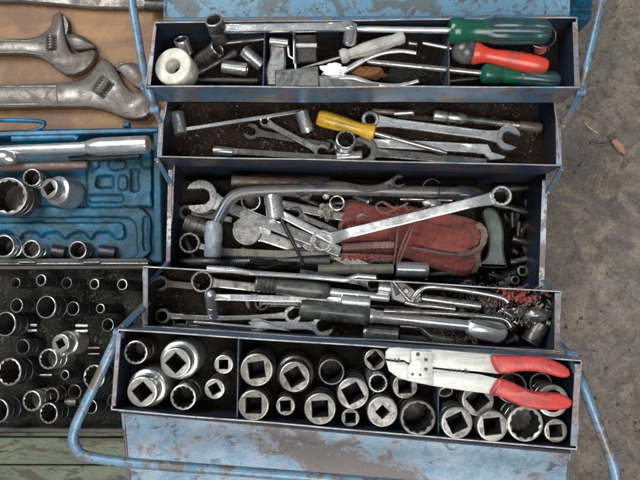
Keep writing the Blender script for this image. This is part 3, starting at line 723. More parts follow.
lathe_tool('screwdriver', 'yellow handled screwdriver lying across the lower rear tray', 'screwdriver', (317, 117), (447, 153), 146, 138, [
    ('handle', [(4, 0), (7, 1), (8.3, 5), (8.3, 14), (7.8, 25), (6.6, 38), (6.4, 44), (7.2, 50), (8.3, 54), (8.3, 58), (6, 59.5), (2.4, 60)], 'yellow', (6, 4, 44, .1)),
    ('shaft', [(2.4, 59), (2.4, 128), (1.4, 135)], 'satin', None)])
wrench('combination_wrench', 'polished combination spanner with dark recessed panel and jaw pointing right', 'wrench', (370, 120), (507, 138), 138, 136, 9, 6, ('ring', 9, .62, 9), ('open', 12.5, .95, -12), 'chrome', 1.3, stamp=(.2, .8))
wrench('combination_wrench', 'large dull open spanner with jaw facing left by the upright socket', 'wrench', (364, 152), (486, 163), 130, 128, 8.5, 6, ('open', 15, .95, -20), None, 'satin', .9, stamp=(.12, .8), wend=1.2)
root, F = wrench('offset_wrench', 'pale flat cranked spanner ending in a pointed jaw near the front wall', 'wrench', (368, 143), (484, 149), 126, 132, 9.5, 5, None, None, 'bright', .3, stamp=(.3, .85))
plate('cranked_jaw', None, None, [(478, 143.5), (488, 144), (492, 152), (506, 156), (504, 159), (490, 160), (484, 154), (476, 153)], 136, 5, 'bright', .8, root, F.translation) if False else None
P = [W(*t, 134) for t in ((478, 143.5), (488, 144), (492, 152), (506, 156), (504, 159), (490, 160), (484, 154), (477, 153.5))]
b = B(F.inverted()); b.prism([(p.x, p.y) for p in P], 129, 134.5, .8); build(b, 'pointed_jaw', M['bright'], root)
root = lathe_tool('drive_extension', 'silver socket extension with a brown end at the back of the lower rear tray', 'extension bar', (433, 115), (542, 128), 140, 134, [
    ('end_socket', [(4.5, 0), (5.4, .8), (5.4, 12), (4.4, 14)], 'chrome', None), ('shaft', [(4.4, 13.5), (5.6, 16), (5.6, 30), (3.6, 34), (3.4, 88)], 'satin', None), ('brown_tip', [(4.6, 87), (5, 89), (5, 108), (4, 110)], 'rustyiron', None)])
rod('steel_rod', 'dull red painted rod under the rear tray edge', 'rod', [(372, 111), (414, 113)], 134, 3, 'rustyiron')
rod('steel_rod', 'small silver rod right of the dull red one', 'rod', [(394, 113.5), (412, 112.5)], 141, 2.6, 'chrome')

# ------------------------------------------------------------------ middle compartment
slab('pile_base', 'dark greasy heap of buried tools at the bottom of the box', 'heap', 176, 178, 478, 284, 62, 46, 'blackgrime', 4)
scatter('tool_pile_dirt', 'grease and crumbs over the buried tools', 'dirt', (180, 180, 480, 275), 62.5, 700, .5, 2.4, 'blackgrime')
# buried pieces
for u0, v0, u1, v1, r, mt, lab in ((184, 206, 214, 212, 4.5, 'dark', 'greasy dark rod under the grey brown socket'), (236, 186, 300, 196, 4, 'black', 'black rod just in front of the rusty bar'), (300, 206, 372, 200, 3.5, 'dark', 'dark rod behind the tip of the red roll'),
    (232, 212, 268, 240, 4, 'black', 'black rod below the twelve point ring'), (296, 196, 340, 214, 3.2, 'steel', 'grey rod beside the brass fitting'), (400, 198, 470, 206, 4, 'dark', 'dark rod behind the red roll top edge'),
    (250, 258, 330, 246, 4.5, 'dark', 'dark rod between the rasp and the ratchet'), (182, 232, 200, 270, 4, 'black', 'black rod against the left wall below the sockets'), (300, 226, 336, 256, 4.5, 'black', 'black rod under the left ring of the white spanner'),
    (300, 262, 352, 250, 3, 'steel', 'grey rod left of the jagged blade'), (420, 276, 474, 270, 3.5, 'dark', 'dark rod in front of the red roll'), (340, 186, 400, 196, 3.5, 'steel', 'grey rod under the long blue grey bar'), (212, 262, 262, 270, 4, 'steel', 'grey rod beside the dark round handle')):
    rod('buried_rod', lab, 'rod', [(u0, v0), ((u0+u1)/2, (v0+v1)/2), (u1, v1)], [66, 72, 68], [r*.8, r, r*.9], mt)
for u, v, r, mt, lab in ((228, 206, 8, 'steel', 'dull socket beneath the curve of the lug wrench'), (310, 232, 7, 'dark', 'dark socket beneath the swivel socket wrench'), (250, 252, 6, 'dark', 'dark socket beneath the rasp'), (362, 199, 6, 'steel', 'dull socket behind the wire clip')):
    lying_socket((u-8, v-3), (u+8, v+3), 66, 70, r, 'hex', lab, mt)
rod('rusty_bar', 'brown rusty bar along the back wall of the middle compartment', 'bar', [(232, 181), (334, 185)], 92, [6, 5], 'rustyiron')
wrench('open_end_wrench', 'big grey open spanner with jaw at the left wall of the middle compartment', 'wrench', (203, 197), (340, 252), 84, 90, 11.5, 8, ('open', 17, .9, 25), None, 'satin', 1.0, stamp=(.3, .85), wend=1.7)
lp = W(213, 250, 95); root = thing('lug_wrench', 'bent blue grey lug wrench with a square worn socket end', 'lug wrench', lp)
q = fillet([W(*t, z)-lp for t, z in (((213, 240), 106), ((216, 222), 107), ((232, 194), 107), ((262, 190.5), 106), ((325, 189), 104), ((470, 193), 96))], 7, .4); b = B(); b.tube(q, [7.4]*len(q), 18); build(b, 'bent_bar', M['bluesteel'], root, sharp=60)
b = B(); s = S(213, 240, 106); A = Matrix.Translation(W(213.5, 257, 104)-lp) @ Matrix.Rotation(-PI/2, 4, 'X') @ Matrix.Rotation(PI, 4, 'Y')
Fz = frame_z(W(213, 257, 104)-lp, W(214, 221, 107)-lp); b.lathe([(8*s, 0), (9*s, 2), (9*s, 12), (8.2*s, 16), (9.2*s, 22), (8.8*s, 34), (8*s, 42), (6*s, 45)], 22, Fz); build(b, 'socket_end', M['dullblue'], root)
upright_socket(250.5, 201, 10.2, 30, 64, 'pt', 'twelve point ring standing just below the bent lug wrench', mat='steel', lean=(0, .2), name='ring_socket')
root, F = wrench('swivel_socket_wrench', 'chrome swivel socket wrench slanting down from the lug wrench bar', 'wrench', (279, 213), (332, 240), 100, 96, 8, 6, None, None, 'chrome', .8); inv = F.inverted()
socket_part(root, inv, W(276, 219, 98), W(272.5, 194, 99), 9.2*S(274, 205, 99), 'hex', 'chrome')
wrench('combination_wrench', 'flat pale spanner under the swivel socket wrench', 'wrench', (275, 203), (362, 221), 84, 84, 9, 5, None, ('ring', 8, .6, 7), 'satin', .8, stamp=(.1, .5))
wrench('combination_wrench', 'grey spanner crossing left of the white ring spanner', 'wrench', (285, 226), (322, 258), 80, 78, 9, 5, None, None, 'satin', .6)
wrench('ratchet_wrench', 'ratchet with a round grooved head under the grey open spanner', 'ratchet', (247, 231), (305, 250), 78, 70, 12, 8, ('disc', 15), None, 'satin', 0)
lying_socket((214, 232), (186, 222), 82, 82, 9, 'hex', 'brown grey socket lying left of the lug wrench', 'steel')
wrench('ring_wrench', 'twelve point ring spanner near the left wall below the brown socket', 'wrench', (190, 243), (222, 252), 80, 78, 6, 6, ('ring', 10.8, .78, 10), None, 'satin', 0)
root = plate('flat_rasp', 'long flat olive grey rasp running below the lug wrench end', 'file', [(222, 248), (392, 255), (396, 262), (222, 255.5)], 88, 4, 'oliverasp', .5)
b = B()
cP = root.matrix_world.translation*1000
for k in range(74):
    u = 224+2.25*k; p = W(u, 256+(u-222)*.036, 88.2)-cP; b.box((p.x, p.y, p.z-1), (1.4, 2.4, 1.8), .2)
build(b, 'toothed_edge', M['steel'], root)
rod('drill_bit', 'thin black twist drill bit standing up between the spanners', 'drill bit', [(281, 219), (288, 233), (297, 250), (304, 266)], [101, 99, 96, 93], [2, 2, 1.7, 1], 'black')
rod('steel_tube', 'dark round handle lying under the rasp', 'handle', [(180, 262), (330, 262)], [74, 84], [5, 8], 'dark')
blob('black_brush_head', 'black greasy brush head along the tray edge', 'brush', (280, 264), 84, 34, 6, 8, 'blackgrime', .4, seed=5)
rod('steel_tube', 'plum brown bar left of the lower tray edge', 'bar', [(330, 266), (372, 262)], 82, 4.5, 'rustyiron')
rod('wooden_stick', 'olive brown wooden stick below the red tool roll', 'stick', [(318, 270), (393, 269)], 92, 5.5, 'oliverasp')
lying_socket((396, 269), (428, 270), 92, 92, 7.6, 'sq', 'chrome socket with a dark slot lying below the red tool roll', 'chrome')
plate('broken_blade', 'jagged bright blade piece under the red tool roll', 'blade', [(332, 258), (352, 256), (374, 266), (350, 268)], 94, 2, 'satin', .3)
wrench('obstruction_wrench', 'black curved spanner with bright edges above the red tool roll', 'wrench', (306, 191), (398, 182), 106, 112, 6.5, 5, ('open', 9, .8, 15), ('open', 7, .8, 10), 'dark', 1.2, curve=lambda f: 5*math.sin(2*PI*f))
b = B(); P = [W(337+7*math.cos(a*.3), 203+7*math.sin(a*.3), 104+2*math.sin(a*.3)) for a in range(0, 22)]; c = P[0]; b.tube([p-c for p in P], 1.2, 8)
tag(build(b, 'wire_clip', M['chrome'], world=Matrix.Translation(c)), 'thin bright wire clip beside the left corner of the red roll', 'clip')
b = B(); P = [W(432+9*math.cos(a*.3), 188+9*math.sin(a*.3), 104+5*math.sin(a*.3+2)) for a in range(0, 20)]; c = P[0]; b.tube([p-c for p in P], .9, 8)
tag(build(b, 'wire_ring', M['steel'], world=Matrix.Translation(c)), 'thin wire ring looped over the blue grey bar', 'ring')
blob('brass_fitting', 'small knobbly brass fitting under the wire clip', 'fitting', (328, 212), 88, 9, 8, 9, 'oliverasp', .8, seed=3)
blob('chrome_ball', 'small shiny ball end beside the curved black spanner', 'ball', (326, 195.5), 102, 4, 4, 5, 'bright', .05)
blob('silver_spoon', 'oval silver spoon tip above the white ring spanner', 'spoon', (431, 203), 95, 9, 4.5, 4, 'bright', .1)
blob('silver_spoon', 'narrow silver tip beside the grey knob', 'spoon', (447, 206), 90, 7, 3.5, 4, 'satin', .1)
lp = W(452, 195, 88); b = B(); b.tube([W(*t, z)-lp for t, z in (((452, 193), 92), ((462, 194), 94), ((474, 197), 92), ((486, 199), 84))], [8, 12, 13, 8], 20)
tag(build(b, 'grey_knob', M['bluesteel'], world=Matrix.Translation(lp), sharp=60), 'smooth blue grey knob at the right end of the long bar', 'knob')
# grey green casting
pts = [(483, 209), (494, 207), (501, 216), (505, 232), (504, 250), (508, 266), (508, 268), (479, 267), (479, 264), (490, 258), (491, 240), (487, 222)]
plate('cast_bracket', 'grey green cast lever with a flared foot right of the red roll', 'lever', pts, 86, 16, 'greygreen', 3.5, smooth=2)
# dark small things at the right end
for k, (u, v, L, a, lab) in enumerate(((512, 222, 9, 1.5, 'small grey bolt standing highest in the dark right end'), (519, 231, 9, 1.7, 'small grey bolt right of the cast lever'), (512, 252, 6, .4, 'dull stub lying below the grey bolts'))):
    rod('small_bolt', lab, 'bolt', [(u, v-L*math.sin(a)), (u+L*math.cos(a), v+L*math.sin(a)*.6)], 55, [3.2, 2], 'dark')
for (u0, v0, u1, v1, z, r, mt, lab) in ((498, 205, 536, 214, 40, 4, 'dark', 'dark rod high in the dark right end of the box'), (512, 238, 538, 246, 44, 4.5, 'steel', 'dull bar right of the flared lever foot'), (488, 274, 510, 280, 50, 3.5, 'steel', 'short grey pin below the flared foot'),
        (526, 200, 533, 252, 34, 4, 'black', 'black rod beside the right wall of the box'), (510, 262, 536, 257, 46, 3, 'satin', 'thin silver pin above the small dark socket'), (494, 190, 530, 187, 42, 5, 'dark', 'dark bar behind the ring of the white spanner')):
    rod('loose_rod', lab, 'rod', [(u0, v0), ((u0+u1)/2, (v0+v1)/2), (u1, v1)], z, [r, r, r*.8], mt)
wrench('open_end_wrench', 'dim small spanner lying in the dark right end of the box', 'wrench', (512, 216), (531, 262), 38, 40, 6, 4, ('open', 8, .9, 15), None, 'steel', 0)
lying_socket((532, 224), (518, 230), 44, 44, 6, 'hex', 'dull socket lying against the right wall of the box', 'steel')
lying_socket((500, 276), (516, 272), 40, 40, 5.5, 'hex', 'dark socket lying below the flared lever foot', 'dark')
upright_socket(523, 271, 5.5, 26, 30, 'sq', 'small dark socket in the dark right end beside the lower tray', mat='steel')
upright_socket(515.5, 280, 4, 30, 66, 'hex', 'tiny bright stud at the lower tray edge', mat='chrome', name='stud')
scatter('box_dirt', 'dirt on the dark floor at the right end of the box', 'dirt', (482, 182, 540, 282), 18, 260, .5, 3, 'blackgrime')

wrench('open_end_wrench', 'short grey spanner crossing under the upright socket of the lower rear tray', 'wrench', (330, 146), (392, 141), 122, 122, 5.5, 4, ('open', 7, .9, -20), None, 'steel', 0)
wrench('combination_wrench', 'dark ring spanner against the back of the lower rear tray', 'wrench', (398, 116), (452, 121), 124, 124, 5, 4, None, ('ring', 7, .64, 6), 'dark', 0)
rod('steel_rod', 'thin dark rod under the pale cranked spanner', 'rod', [(388, 150), (470, 158)], 120, 2.6, 'dark')
wrench('combination_wrench', 'slim grey spanner right of the drill bit', 'wrench', (296, 214), (338, 232), 88, 86, 6, 4, ('open', 7, .85, 20), None, 'steel', .5)
wrench('open_end_wrench', 'dark spanner hidden below the ring of the white spanner', 'wrench', (308, 256), (340, 246), 74, 74, 7, 4, ('open', 9, .9, 0), None, 'dark', 0)
wrench('open_end_wrench', 'small dull spanner at the left wall above the brown socket', 'wrench', (186, 212), (232, 220), 72, 74, 6, 4, ('open', 8, .9, 160), None, 'steel', 0)
plate('steel_plate', 'small bright plate under the grey open spanner', 'plate', [(258, 226), (271, 228), (271, 235), (260, 233)], 86, 3, 'bright', .5)
rod('steel_rod', 'thin silver rod above the white ring spanner near the grey knob', 'rod', [(400, 199), (452, 200)], 88, 2, 'satin')
rod('drive_extension', 'brown bar tucked beside the rusty bar', 'extension bar', [(248, 177.5), (330, 180)], 80, 4, 'dark')
# red tool roll
top_ = [(338, 226), (341, 212), (349, 199), (365, 203), (385, 207), (405, 205), (425, 209), (445, 212), (465, 217), (478, 222), (486, 232)]
bot_ = [(339, 236), (342, 252), (347, 257), (365, 259), (385, 259), (405, 258), (420, 264), (440, 271), (458, 276), (472, 272), (484, 246)]
NS, NT = 170, 66
TP = cat_rom([(p[0], p[1], 0) for p in top_], 17); BP = cat_rom([(p[0], p[1], 0) for p in bot_], 17)
def rollpt(i, t):
    a = TP[i]; c_ = BP[i]; u = a.x+(c_.x-a.x)*t; v = a.y+(c_.y-a.y)*t; s = i/NS
    h = (math.sin(PI*min(1, max(0, t))))**.42*(min(1, s*9)*min(1, (1-s)*9+.15))**.5
    fold = 0
    for k, (tc, am, wd) in enumerate(((.30, 3.2, .035), (.47, -2.6, .03), (.62, 3.4, .03), (.72, -4.2, .028), (.86, 3, .035))):
        tcc = tc+.05*math.sin(s*7+k*2)+.03*noise.noise(Vector((s*5, k, 0)))
        fold += am*math.exp(-((t-tcc)/wd)**2)
    pinch = -5*math.exp(-((s-.47)/.035)**2)-2.5*math.exp(-((s-.40)/.02)**2)
    wr = 3.0*noise.noise(Vector((u*.07, v*.16, 1)))+1.8*noise.noise(Vector((u*.2, v*.12, 5)))+.9*noise.noise(Vector((u*.5, v*.5, 2)))
    cr = 0
    for k, (fr_, an, am) in enumerate(((.16, .5, 2.6), (.24, -.7, 2.0), (.36, 1.3, 1.6), (.55, .2, 1.1), (.7, -1.2, .9))):
        q = (u*math.cos(an)+v*math.sin(an))*fr_+2.5*noise.noise(Vector((u*.05, v*.05, k*3.)))
        cr -= am*(1-abs(math.sin(q)))**3*(.5+noise.noise(Vector((u*.06, v*.06, 9+k))))
    return W(u, v, 70+h*(22+fold*1.3+pinch+wr+cr*2.4))
c0 = W(410, 235, 70); root = thing('red_tool_roll', 'faded red canvas tool roll tied with cords in the middle compartment', 'tool roll', c0)
b = B(); vs = [rollpt(i, j/NT)-c0 for i in range(NS+1) for j in range(NT+1)]
fs = [(i*(NT+1)+j, i*(NT+1)+j+1, (i+1)*(NT+1)+j+1, (i+1)*(NT+1)+j) for i in range(NS) for j in range(NT)]
nb = len(vs); vs += [Vector((p.x, p.y, -4)) for p in vs]
per = [i*(NT+1) for i in range(NS+1)]+[NS*(NT+1)+j for j in range(1, NT+1)]+[i*(NT+1)+NT for i in range(NS-1, -1, -1)]+[j for j in range(NT-1, 0, -1)]
fs += [(per[k], per[(k+1) % len(per)], per[(k+1) % len(per)]+nb, per[k]+nb) for k in range(len(per))]
fs.append(tuple(p+nb for p in per))
b.add(vs, fs); build(b, 'canvas', M['rag'], root, sharp=180)
def px_cord(b, pts, z, r, n=8, jit=0):
    P = cat_rom([W(p[0], p[1], (p[2] if len(p) > 2 else z))-c0 for p in pts], 6)
    b.tube([p+Vector((r2.uniform(-jit, jit), r2.uniform(-jit, jit), r2.uniform(-jit, jit))) for p in P], r, n)
h = B()
for pts in ([(477, 224, 92), (484, 231, 92), (483, 243, 93), (477, 250, 94), (462, 255, 97), (440, 253, 98), (424, 250, 99), (412, 248, 100)], [(343, 247, 92), (360, 246, 100), (378, 245, 101), (394, 245, 101)], [(476, 252, 90), (478, 262, 84), (474, 272, 78)]):
    P = cat_rom([W(p[0], p[1], p[2]-1.5)-c0 for p in pts], 16)
    h.tube([p+Vector((0, 0, .35*math.sin(i*1.9)+.5*noise.noise(p*.3))) for i, p in enumerate(P)], [4.2+.35*math.sin(i*1.9)+noise.noise(p*.2) for i, p in enumerate(P)], 8, flat=.3)
build(h, 'webbing_hem', M['hem'], root, sharp=50)
cd_ = B()
for pts in ([(397, 205, 100), (398, 222, 107), (397, 240, 107), (395, 256, 102), (394, 264, 90)], [(414, 210, 100), (408, 230, 107), (401, 248, 107), (397, 262, 96)], [(417, 209, 100), (411, 232, 107), (404, 250, 107), (399, 263, 96)], [(390, 205, 100), (382, 202, 106), (376, 206, 108), (382, 213, 108), (392, 211, 108), (404, 206, 108), (410, 212, 107), (424, 208, 105), (430, 205, 102)],
            [(378, 210, 105), (390, 215, 108), (402, 215, 108), (412, 209, 108)], [(384, 203, 106), (396, 208, 109), (408, 203, 108)]): px_cord(cd_, pts, 0, 1.3)
build(cd_, 'tie_cord', M['cord'], root, sharp=60)
cd_ = B()
for k in range(11):
    u = 344+4.6*k; px_cord(cd_, [(u, 256+r2.uniform(-2, 1), 94), (u+r2.uniform(-3, 5), 258+r2.uniform(-1, 2), 98), (u+r2.uniform(2, 7), 256+r2.uniform(-2, 3), 97), (u+r2.uniform(0, 9), 260+r2.uniform(-2, 2), 92)], 0, 1.2)
build(cd_, 'frayed_fringe', M['fringe'], root, sharp=60)
wrench('ring_wrench', 'long bright white offset ring spanner lying over the red tool roll', 'wrench', (321.5, 241), (499.5, 197), 96, 112, 10, 7, ('ring', 11.2, .76, 17, -4, 12), ('ring', 10, .78, 16, 5, 0), 'bright', 0, zf=lambda f: 15*min(1, f/.12)*min(1, (1-f)/.12), stamp=(.35, .62), wend=1.35)
# ------------------------------------------------------------------ front lower tray (floor FC)
scatter('tray_dirt', 'dirt on the floor of the lower front tray', 'dirt', (150, 272, 555, 342), FC+2, 700, .4, 1.8, 'crumb')
zc_ = FC+10
rod('flat_lever', 'long thin bright lever lying along the rear edge of the front tray', 'lever', [(207, 269), (232, 270), (250, 273), (300, 276), (345, 280), (358, 276), (376, 277.5)], [176]*7, [3.6, 3.4, 2.6, 2.5, 2.4, 2.4, 2.6], 'chrome', flat=.7)
wrench('open_end_wrench', 'dark little open spanner at the left end of the front tray', 'wrench', (162, 283), (200, 287), 142, 142, 7, 5, ('open', 8, .85, 30), None, 'dark', 0)
wrench('ring_wrench', 'shiny twelve point ring spanner above the swivel wrench in the front tray', 'wrench', (202.5, 281.5), (262, 288), 152, 150, 9, 6, ('ring', 11.3, .78, 11), None, 'satin', 0)
lathe_tool('ratchet_wrench', 'black grooved handle with pale shaft in the front tray', 'ratchet', (255, 283.5), (388, 298), 166, 162, [
    ('grip', [(5, 0), (8, 1), (8.6, 3)]+[(8.6 if k % 2 else 6.9, 4+k*2.0) for k in range(10)]+[(8.2, 26), (8.6, 40), (9, 60), (8.4, 72), (6, 75), (3.5, 76)], 'blackgrip', None),
    ('shaft', [(4.2, 75), (4.2, 133), (3.4, 135)], 'bright', None)])
root, F = wrench('swivel_socket_wrench', 'swivel socket wrench with a knob end lying along the middle of the front tray', 'wrench', (211, 297), (345, 300), 162, 165, 6.5, 6, None, None, 'chrome', .4); inv = F.inverted()
socket_part(root, inv, W(210.5, 294, 164), W(213.5, 316, 146), 6*S(210, 300, 160), 'hex', 'chrome')
b = B(inv @ frame_z(W(210.5, 297, 158), W(210, 293, 172))); b.lathe([(5, 0), (6.5, 2), (6.8, 7), (5, 12), (2, 14)], 20); build(b, 'knob', M['chrome'], root)
socket_part(root, inv, W(341, 300.5, 166), W(370, 303, 166), 7*S(350, 302, 165), 'sq', 'chrome', name='end_socket')
# torque/ratchet with long loop head
lp = W(410, 300, 160); root = thing('pipe_pliers', 'dark grey pliers with looped forked handles in the middle of the front tray', 'pliers', lp)
b = B(); s = S(400, 290, 165)
hd = [(389, 281), (399, 279), (406, 283), (413, 288), (420, 293), (423, 301), (414, 306), (401, 303), (392, 300), (390, 292)]
b.prism([((p-lp).x, (p-lp).y) for p in [W(*t, 168) for t in hd]], -3, 8, 1.5); build(b, 'head', M['steel'], root)
b = B(); b.prism([((p-lp).x, (p-lp).y) for p in [W(*t, 169) for t in ((393, 284), (398, 283), (400, 294), (396, 296))]], 7, 9.5, .5); build(b, 'jaw_insert', M['black'], root)
b = B(); b.lathe([(3*s, 8), (3*s, 10), (2*s, 12)], 18, Matrix.Translation(W(405, 291, 160)-lp)); build(b, 'pivot', M['chrome'], root)
for pts, w_ in (([(412, 300), (420, 290), (432, 286.5), (470, 291), (500, 297), (508, 302)], 3.0), ([(405, 302), (418, 305), (432, 306), (455, 309)], 2.6), ([(393, 281), (405, 296), (412, 301), (420, 294)], 1.8)):
    b = B(); q = [W(*t, 168)-lp for t in pts]; b.tube(cat_rom(q, 5), w_*s, 12, flat=.8); build(b, 'handle', M['satin'], root, sharp=60)
rod('steel_tube', 'pale round bar lying between the forked handles', 'bar', [(420, 298), (480, 306)], 160, 4.6, 'satin')
lying_socket((378, 287), (391, 289), 160, 160, 6.5, 'hex', 'small chrome socket left of the dark pliers head', 'chrome')
wrench('open_end_wrench', 'dull spanner tucked behind the black grooved handle', 'wrench', (300, 272), (372, 284), 140, 140, 6, 4, None, ('open', 8, .9, 20), 'steel', .4)
wrench('combination_wrench', 'dark ring spanner under the swivel wrench bar', 'wrench', (262, 303), (330, 308), 138, 138, 6, 4, ('ring', 8, .64, 6), None, 'dark', 0)
rod('steel_rod', 'dark rod along the front wall at the left of the front tray', 'rod', [(156, 323), (250, 330)], 138, 2.6, 'dark')
rod('steel_rod', 'grey rod between the two worn black grips', 'rod', [(330, 303), (420, 309)], 144, 2.4, 'steel')
# breaker bar with ratchet head
root = lathe_tool('ratchet_wrench', 'large chrome ratchet with dark worn grip and rounded head in the front tray', 'ratchet', (299, 308), (470, 326), 168, 168, [
    ('grip', [(5, 0), (8.2, 2), (9.4, 7), (9.6, 30), (10.2, 60), (9.8, 68), (7.5, 71), (5, 71.5)], 'blackgrip', None),
    ('shaft', [(7.6, 71), (7.6, 74), (6.6, 76), (6.2, 130), (5.6, 172)], 'chrome', None)])
FR_ = frame_x(W(299, 308, 168), W(470, 326, 168)); inv = FR_.inverted(); s = S(480, 330, 168)
b = B(inv @ frame_x(W(466, 326, 168), W(502, 333, 168)))
pts = [(0, -6*s), (10*s, -10*s)]+[(30*s+11*s*math.cos(a), 11*s*math.sin(a)) for a in [-1.4+x*.28 for x in range(11)]]+[(10*s, 9*s), (0, 6*s)]
b.prism(pts, -8, 8, 3.2); build(b, 'ratchet_head', M['bright'], root, sharp=50)
b = B(inv @ frame_x(W(470, 320, 168), W(504, 328, 168))); b.prism([(0, -2*s), (30*s, -2.5*s), (35*s, 0), (30*s, 2.2*s), (0, 1.6*s)], 7.5, 9.2, .5); build(b, 'selector_lever', M['dark'], root)
P = [W(*t, 176) for t in ((384, 311), (440, 313), (490, 317), (505, 320), (511, 327))]
b = B(inv); b.tube(cat_rom(P, 6), 2.6, 10); build(b, 'edge_bar', M['satin'], root)
wrench('combination_wrench', 'long double ended spanner along the lower left of the front tray', 'wrench', (163, 316), (292, 315), 148, 148, 5, 5, ('ring', 8, .62, 7), ('open', 9, .9, 32), 'satin', .8, zf=lambda f: 0, curve=lambda f: -3*math.sin(PI*f)+0)
wrench('ring_wrench', 'small ring end half hidden below the long double ended spanner', 'wrench', (181, 321), (222, 323), 140, 140, 4, 4, ('ring', 8.5, .7, 6), None, 'steel', 0)
rod('steel_rod', 'thin silver rod near the front wall of the front tray', 'rod', [(194, 322), (252, 327)], 150, 1.7, 'chrome')
wrench('open_end_wrench', 'shiny open spanner with its jaw pointing right near the front wall', 'wrench', (258, 325), (322, 326), 148, 150, 8, 5, ('open', 8, .8, 10), ('open', 11, 1.0, 18), 'chrome', .6)
plate('silver_clip', 'bright folded silver clip on the open spanner', 'clip', [(248, 322), (262, 321), (290, 331), (268, 329), (252, 328)], 158, 3, 'bright', .5)
wrench('open_end_wrench', 'grey spanner jaw poking out under the swivel wrench', 'wrench', (254, 301), (300, 303), 146, 146, 6, 5, ('open', 9, .9, 100), None, 'steel', 0)
lying_socket((398, 334), (364, 331), 150, 150, 8, 'hex', 'dull silver socket with fine grooves lying at the front wall', 'satin')
rod('bent_lever', 'bent grey lever below the chrome ratchet shaft', 'lever', [(400, 326), (420, 327), (430, 336), (452, 340)], 146, [3, 4, 4.5, 3.5], 'satin')
wrench('combination_wrench', 'dark spanner lying under the ratchet at the front wall', 'wrench', (400, 338), (470, 342), 140, 140, 7, 5, None, ('ring', 8, .6, 6), 'steel', .6)
lying_socket((541, 322), (530, 342), 150, 146, 9.5, 'hex', 'dark grey socket lying in the right corner of the front tray', 'steel')
blob('chrome_oval_cap', 'shiny oval cap among the metal shavings', 'cap', (537, 315), 160, 14, 7.5, 8, 'satin', .12)
for k, (u, v, du, dv, r, mt, lab) in enumerate(((458, 327, 14, 3, 2.2, 'satin', 'thin silver screw between the ratchet head and the front wall'), (478, 346, 16, 1, 2.6, 'steel', 'grey pin at the front wall below the ratchet head'), (505, 343, 12, -5, 3, 'dark', 'dark stub beside the lying corner socket'),
    (524, 298, 14, 6, 1.8, 'bright', 'thin bright pin between the red shreds and the oval cap'), (500, 309, 12, 7, 2.4, 'satin', 'short silver pin right of the forked handle'), (548, 300, 5, 8, 2.2, 'steel', 'grey pin against the right wall of the front tray'))):
    rod('loose_pin', lab, 'pin', [(u, v), (u+du*.7, v+dv*.7), (u+du*.72, v+dv*.72), (u+du, v+dv)], 146+4*(k % 3), [r, r, r*1.7, r*1.7], mt)
ring_thing('steel_washer', 'small dark washer among the red shreds', 'washer', (538, 297), 156, 5, 2.6, 2.5, (20, 30), 'steel')
ring_thing('steel_washer', 'small shiny washer leaning beside the oval cap', 'washer', (519, 312), 152, 5.5, 3, 2.5, (-30, 20), 'chrome')
rod('drive_extension', 'dull bar under the shavings at the right end', 'bar', [(455, 290), (535, 300)], 142, 4, 'dark')
def curls(name, label, n, area_, z, mat, rr=(1.5, 4), th=.5, seed=1):
    r = random.Random(seed); c = W((area_[0]+area_[2])/2, (area_[1]+area_[3])/2, z); b = B()
    for _ in range(n):
        p = W(r.uniform(area_[0], area_[2]), r.uniform(area_[1], area_[3]), z+r.uniform(0, 14))-c
        ax = Vector((r.uniform(-1, 1), r.uniform(-1, 1), r.uniform(-.6, .6))).normalized(); R = r.uniform(*rr); ln = r.uniform(3, 14)
        x = ax.orthogonal().normalized(); y = ax.cross(x); k0 = r.uniform(1, 3.2); m = 18
        b.tube([p+ax*(ln*i/m)+x*R*math.cos(k0*2*PI*i/m)+y*R*math.sin(k0*2*PI*i/m) for i in range(m+1)], th*r.uniform(.7, 1.8), 5, flat=.5)
    o = build(b, name, M[mat], world=Matrix.Translation(c), sharp=60); return tag(o, label, 'shavings', kind='stuff')
curls('metal_shavings', 'curly pale metal shavings heaped in the right end of the front tray', 90, (478, 288, 550, 322), 142, 'crumb', (1.5, 4.5), .8, seed=2)
curls('metal_shavings', 'shiny silver shavings under the oval cap', 34, (505, 300, 550, 324), 148, 'satin', (2, 5), .9, seed=12)
curls('metal_shavings', 'dark oily shavings around the pliers handles', 90, (440, 284, 520, 316), 138, 'dark', seed=3)
curls('metal_shavings', 'grey shavings under the chrome ratchet head', 60, (430, 322, 470, 342), 134, 'crumb', seed=4)
curls('red_shreds', 'bright red plastic shreds on top of the shavings', 15, (503, 288, 524, 300), 156, 'redcord', (1.6, 3.6), 1.0, seed=5)
curls('purple_shreds', 'purple grey shreds mixed in the shavings', 60, (455, 284, 530, 328), 144, 'purple', (1.5, 4), .9, seed=6)

# ------------------------------------------------------------------ front upper tray: standing sockets
G = 'sockets standing in the front tray'
def fs_(u, v, r, kind, label, H=50, **kw):
    kw.setdefault('lean', (.0, .05))
    upright_socket(u, v, r, H, FD+2, kind, label, group=G, **kw)
fs_(135.5, 352.5, 12, 'pt', 'dark brown twelve point socket in the top left corner of the front tray', 46, mat='steel')
fs_(175.5, 363, 15.2, 'sq', 'largest bright chrome stepped socket in the left compartment, upper one', 58, rb=20.5, hneck=17, rot=45, mat='chrome', hs=7.3)
fs_(142, 392, 15.2, 'sq', 'bright chrome stepped socket low in the left corner of the front tray', 58, rb=20, hneck=17, rot=40, mat='chrome', hs=7.3)
fs_(183, 397.5, 13, 'pt', 'twelve point deep socket with open mouth below the largest chrome socket', 50, mat='satin')
fs_(223.5, 364.5, 9.6, 'sq', 'small socket by the divider, upper of the two', 48, rot=0, mat='satin', hs=4.5)
fs_(214.5, 389, 10.2, 'sq', 'small socket by the divider, lower of the two, with tilted square', 48, rot=30, mat='satin', hs=4.8)
fs_(256.5, 370, 16.5, 'sq', 'wide socket right of the divider in the back row', 52, rb=18, hneck=14, rot=8, hs=8)
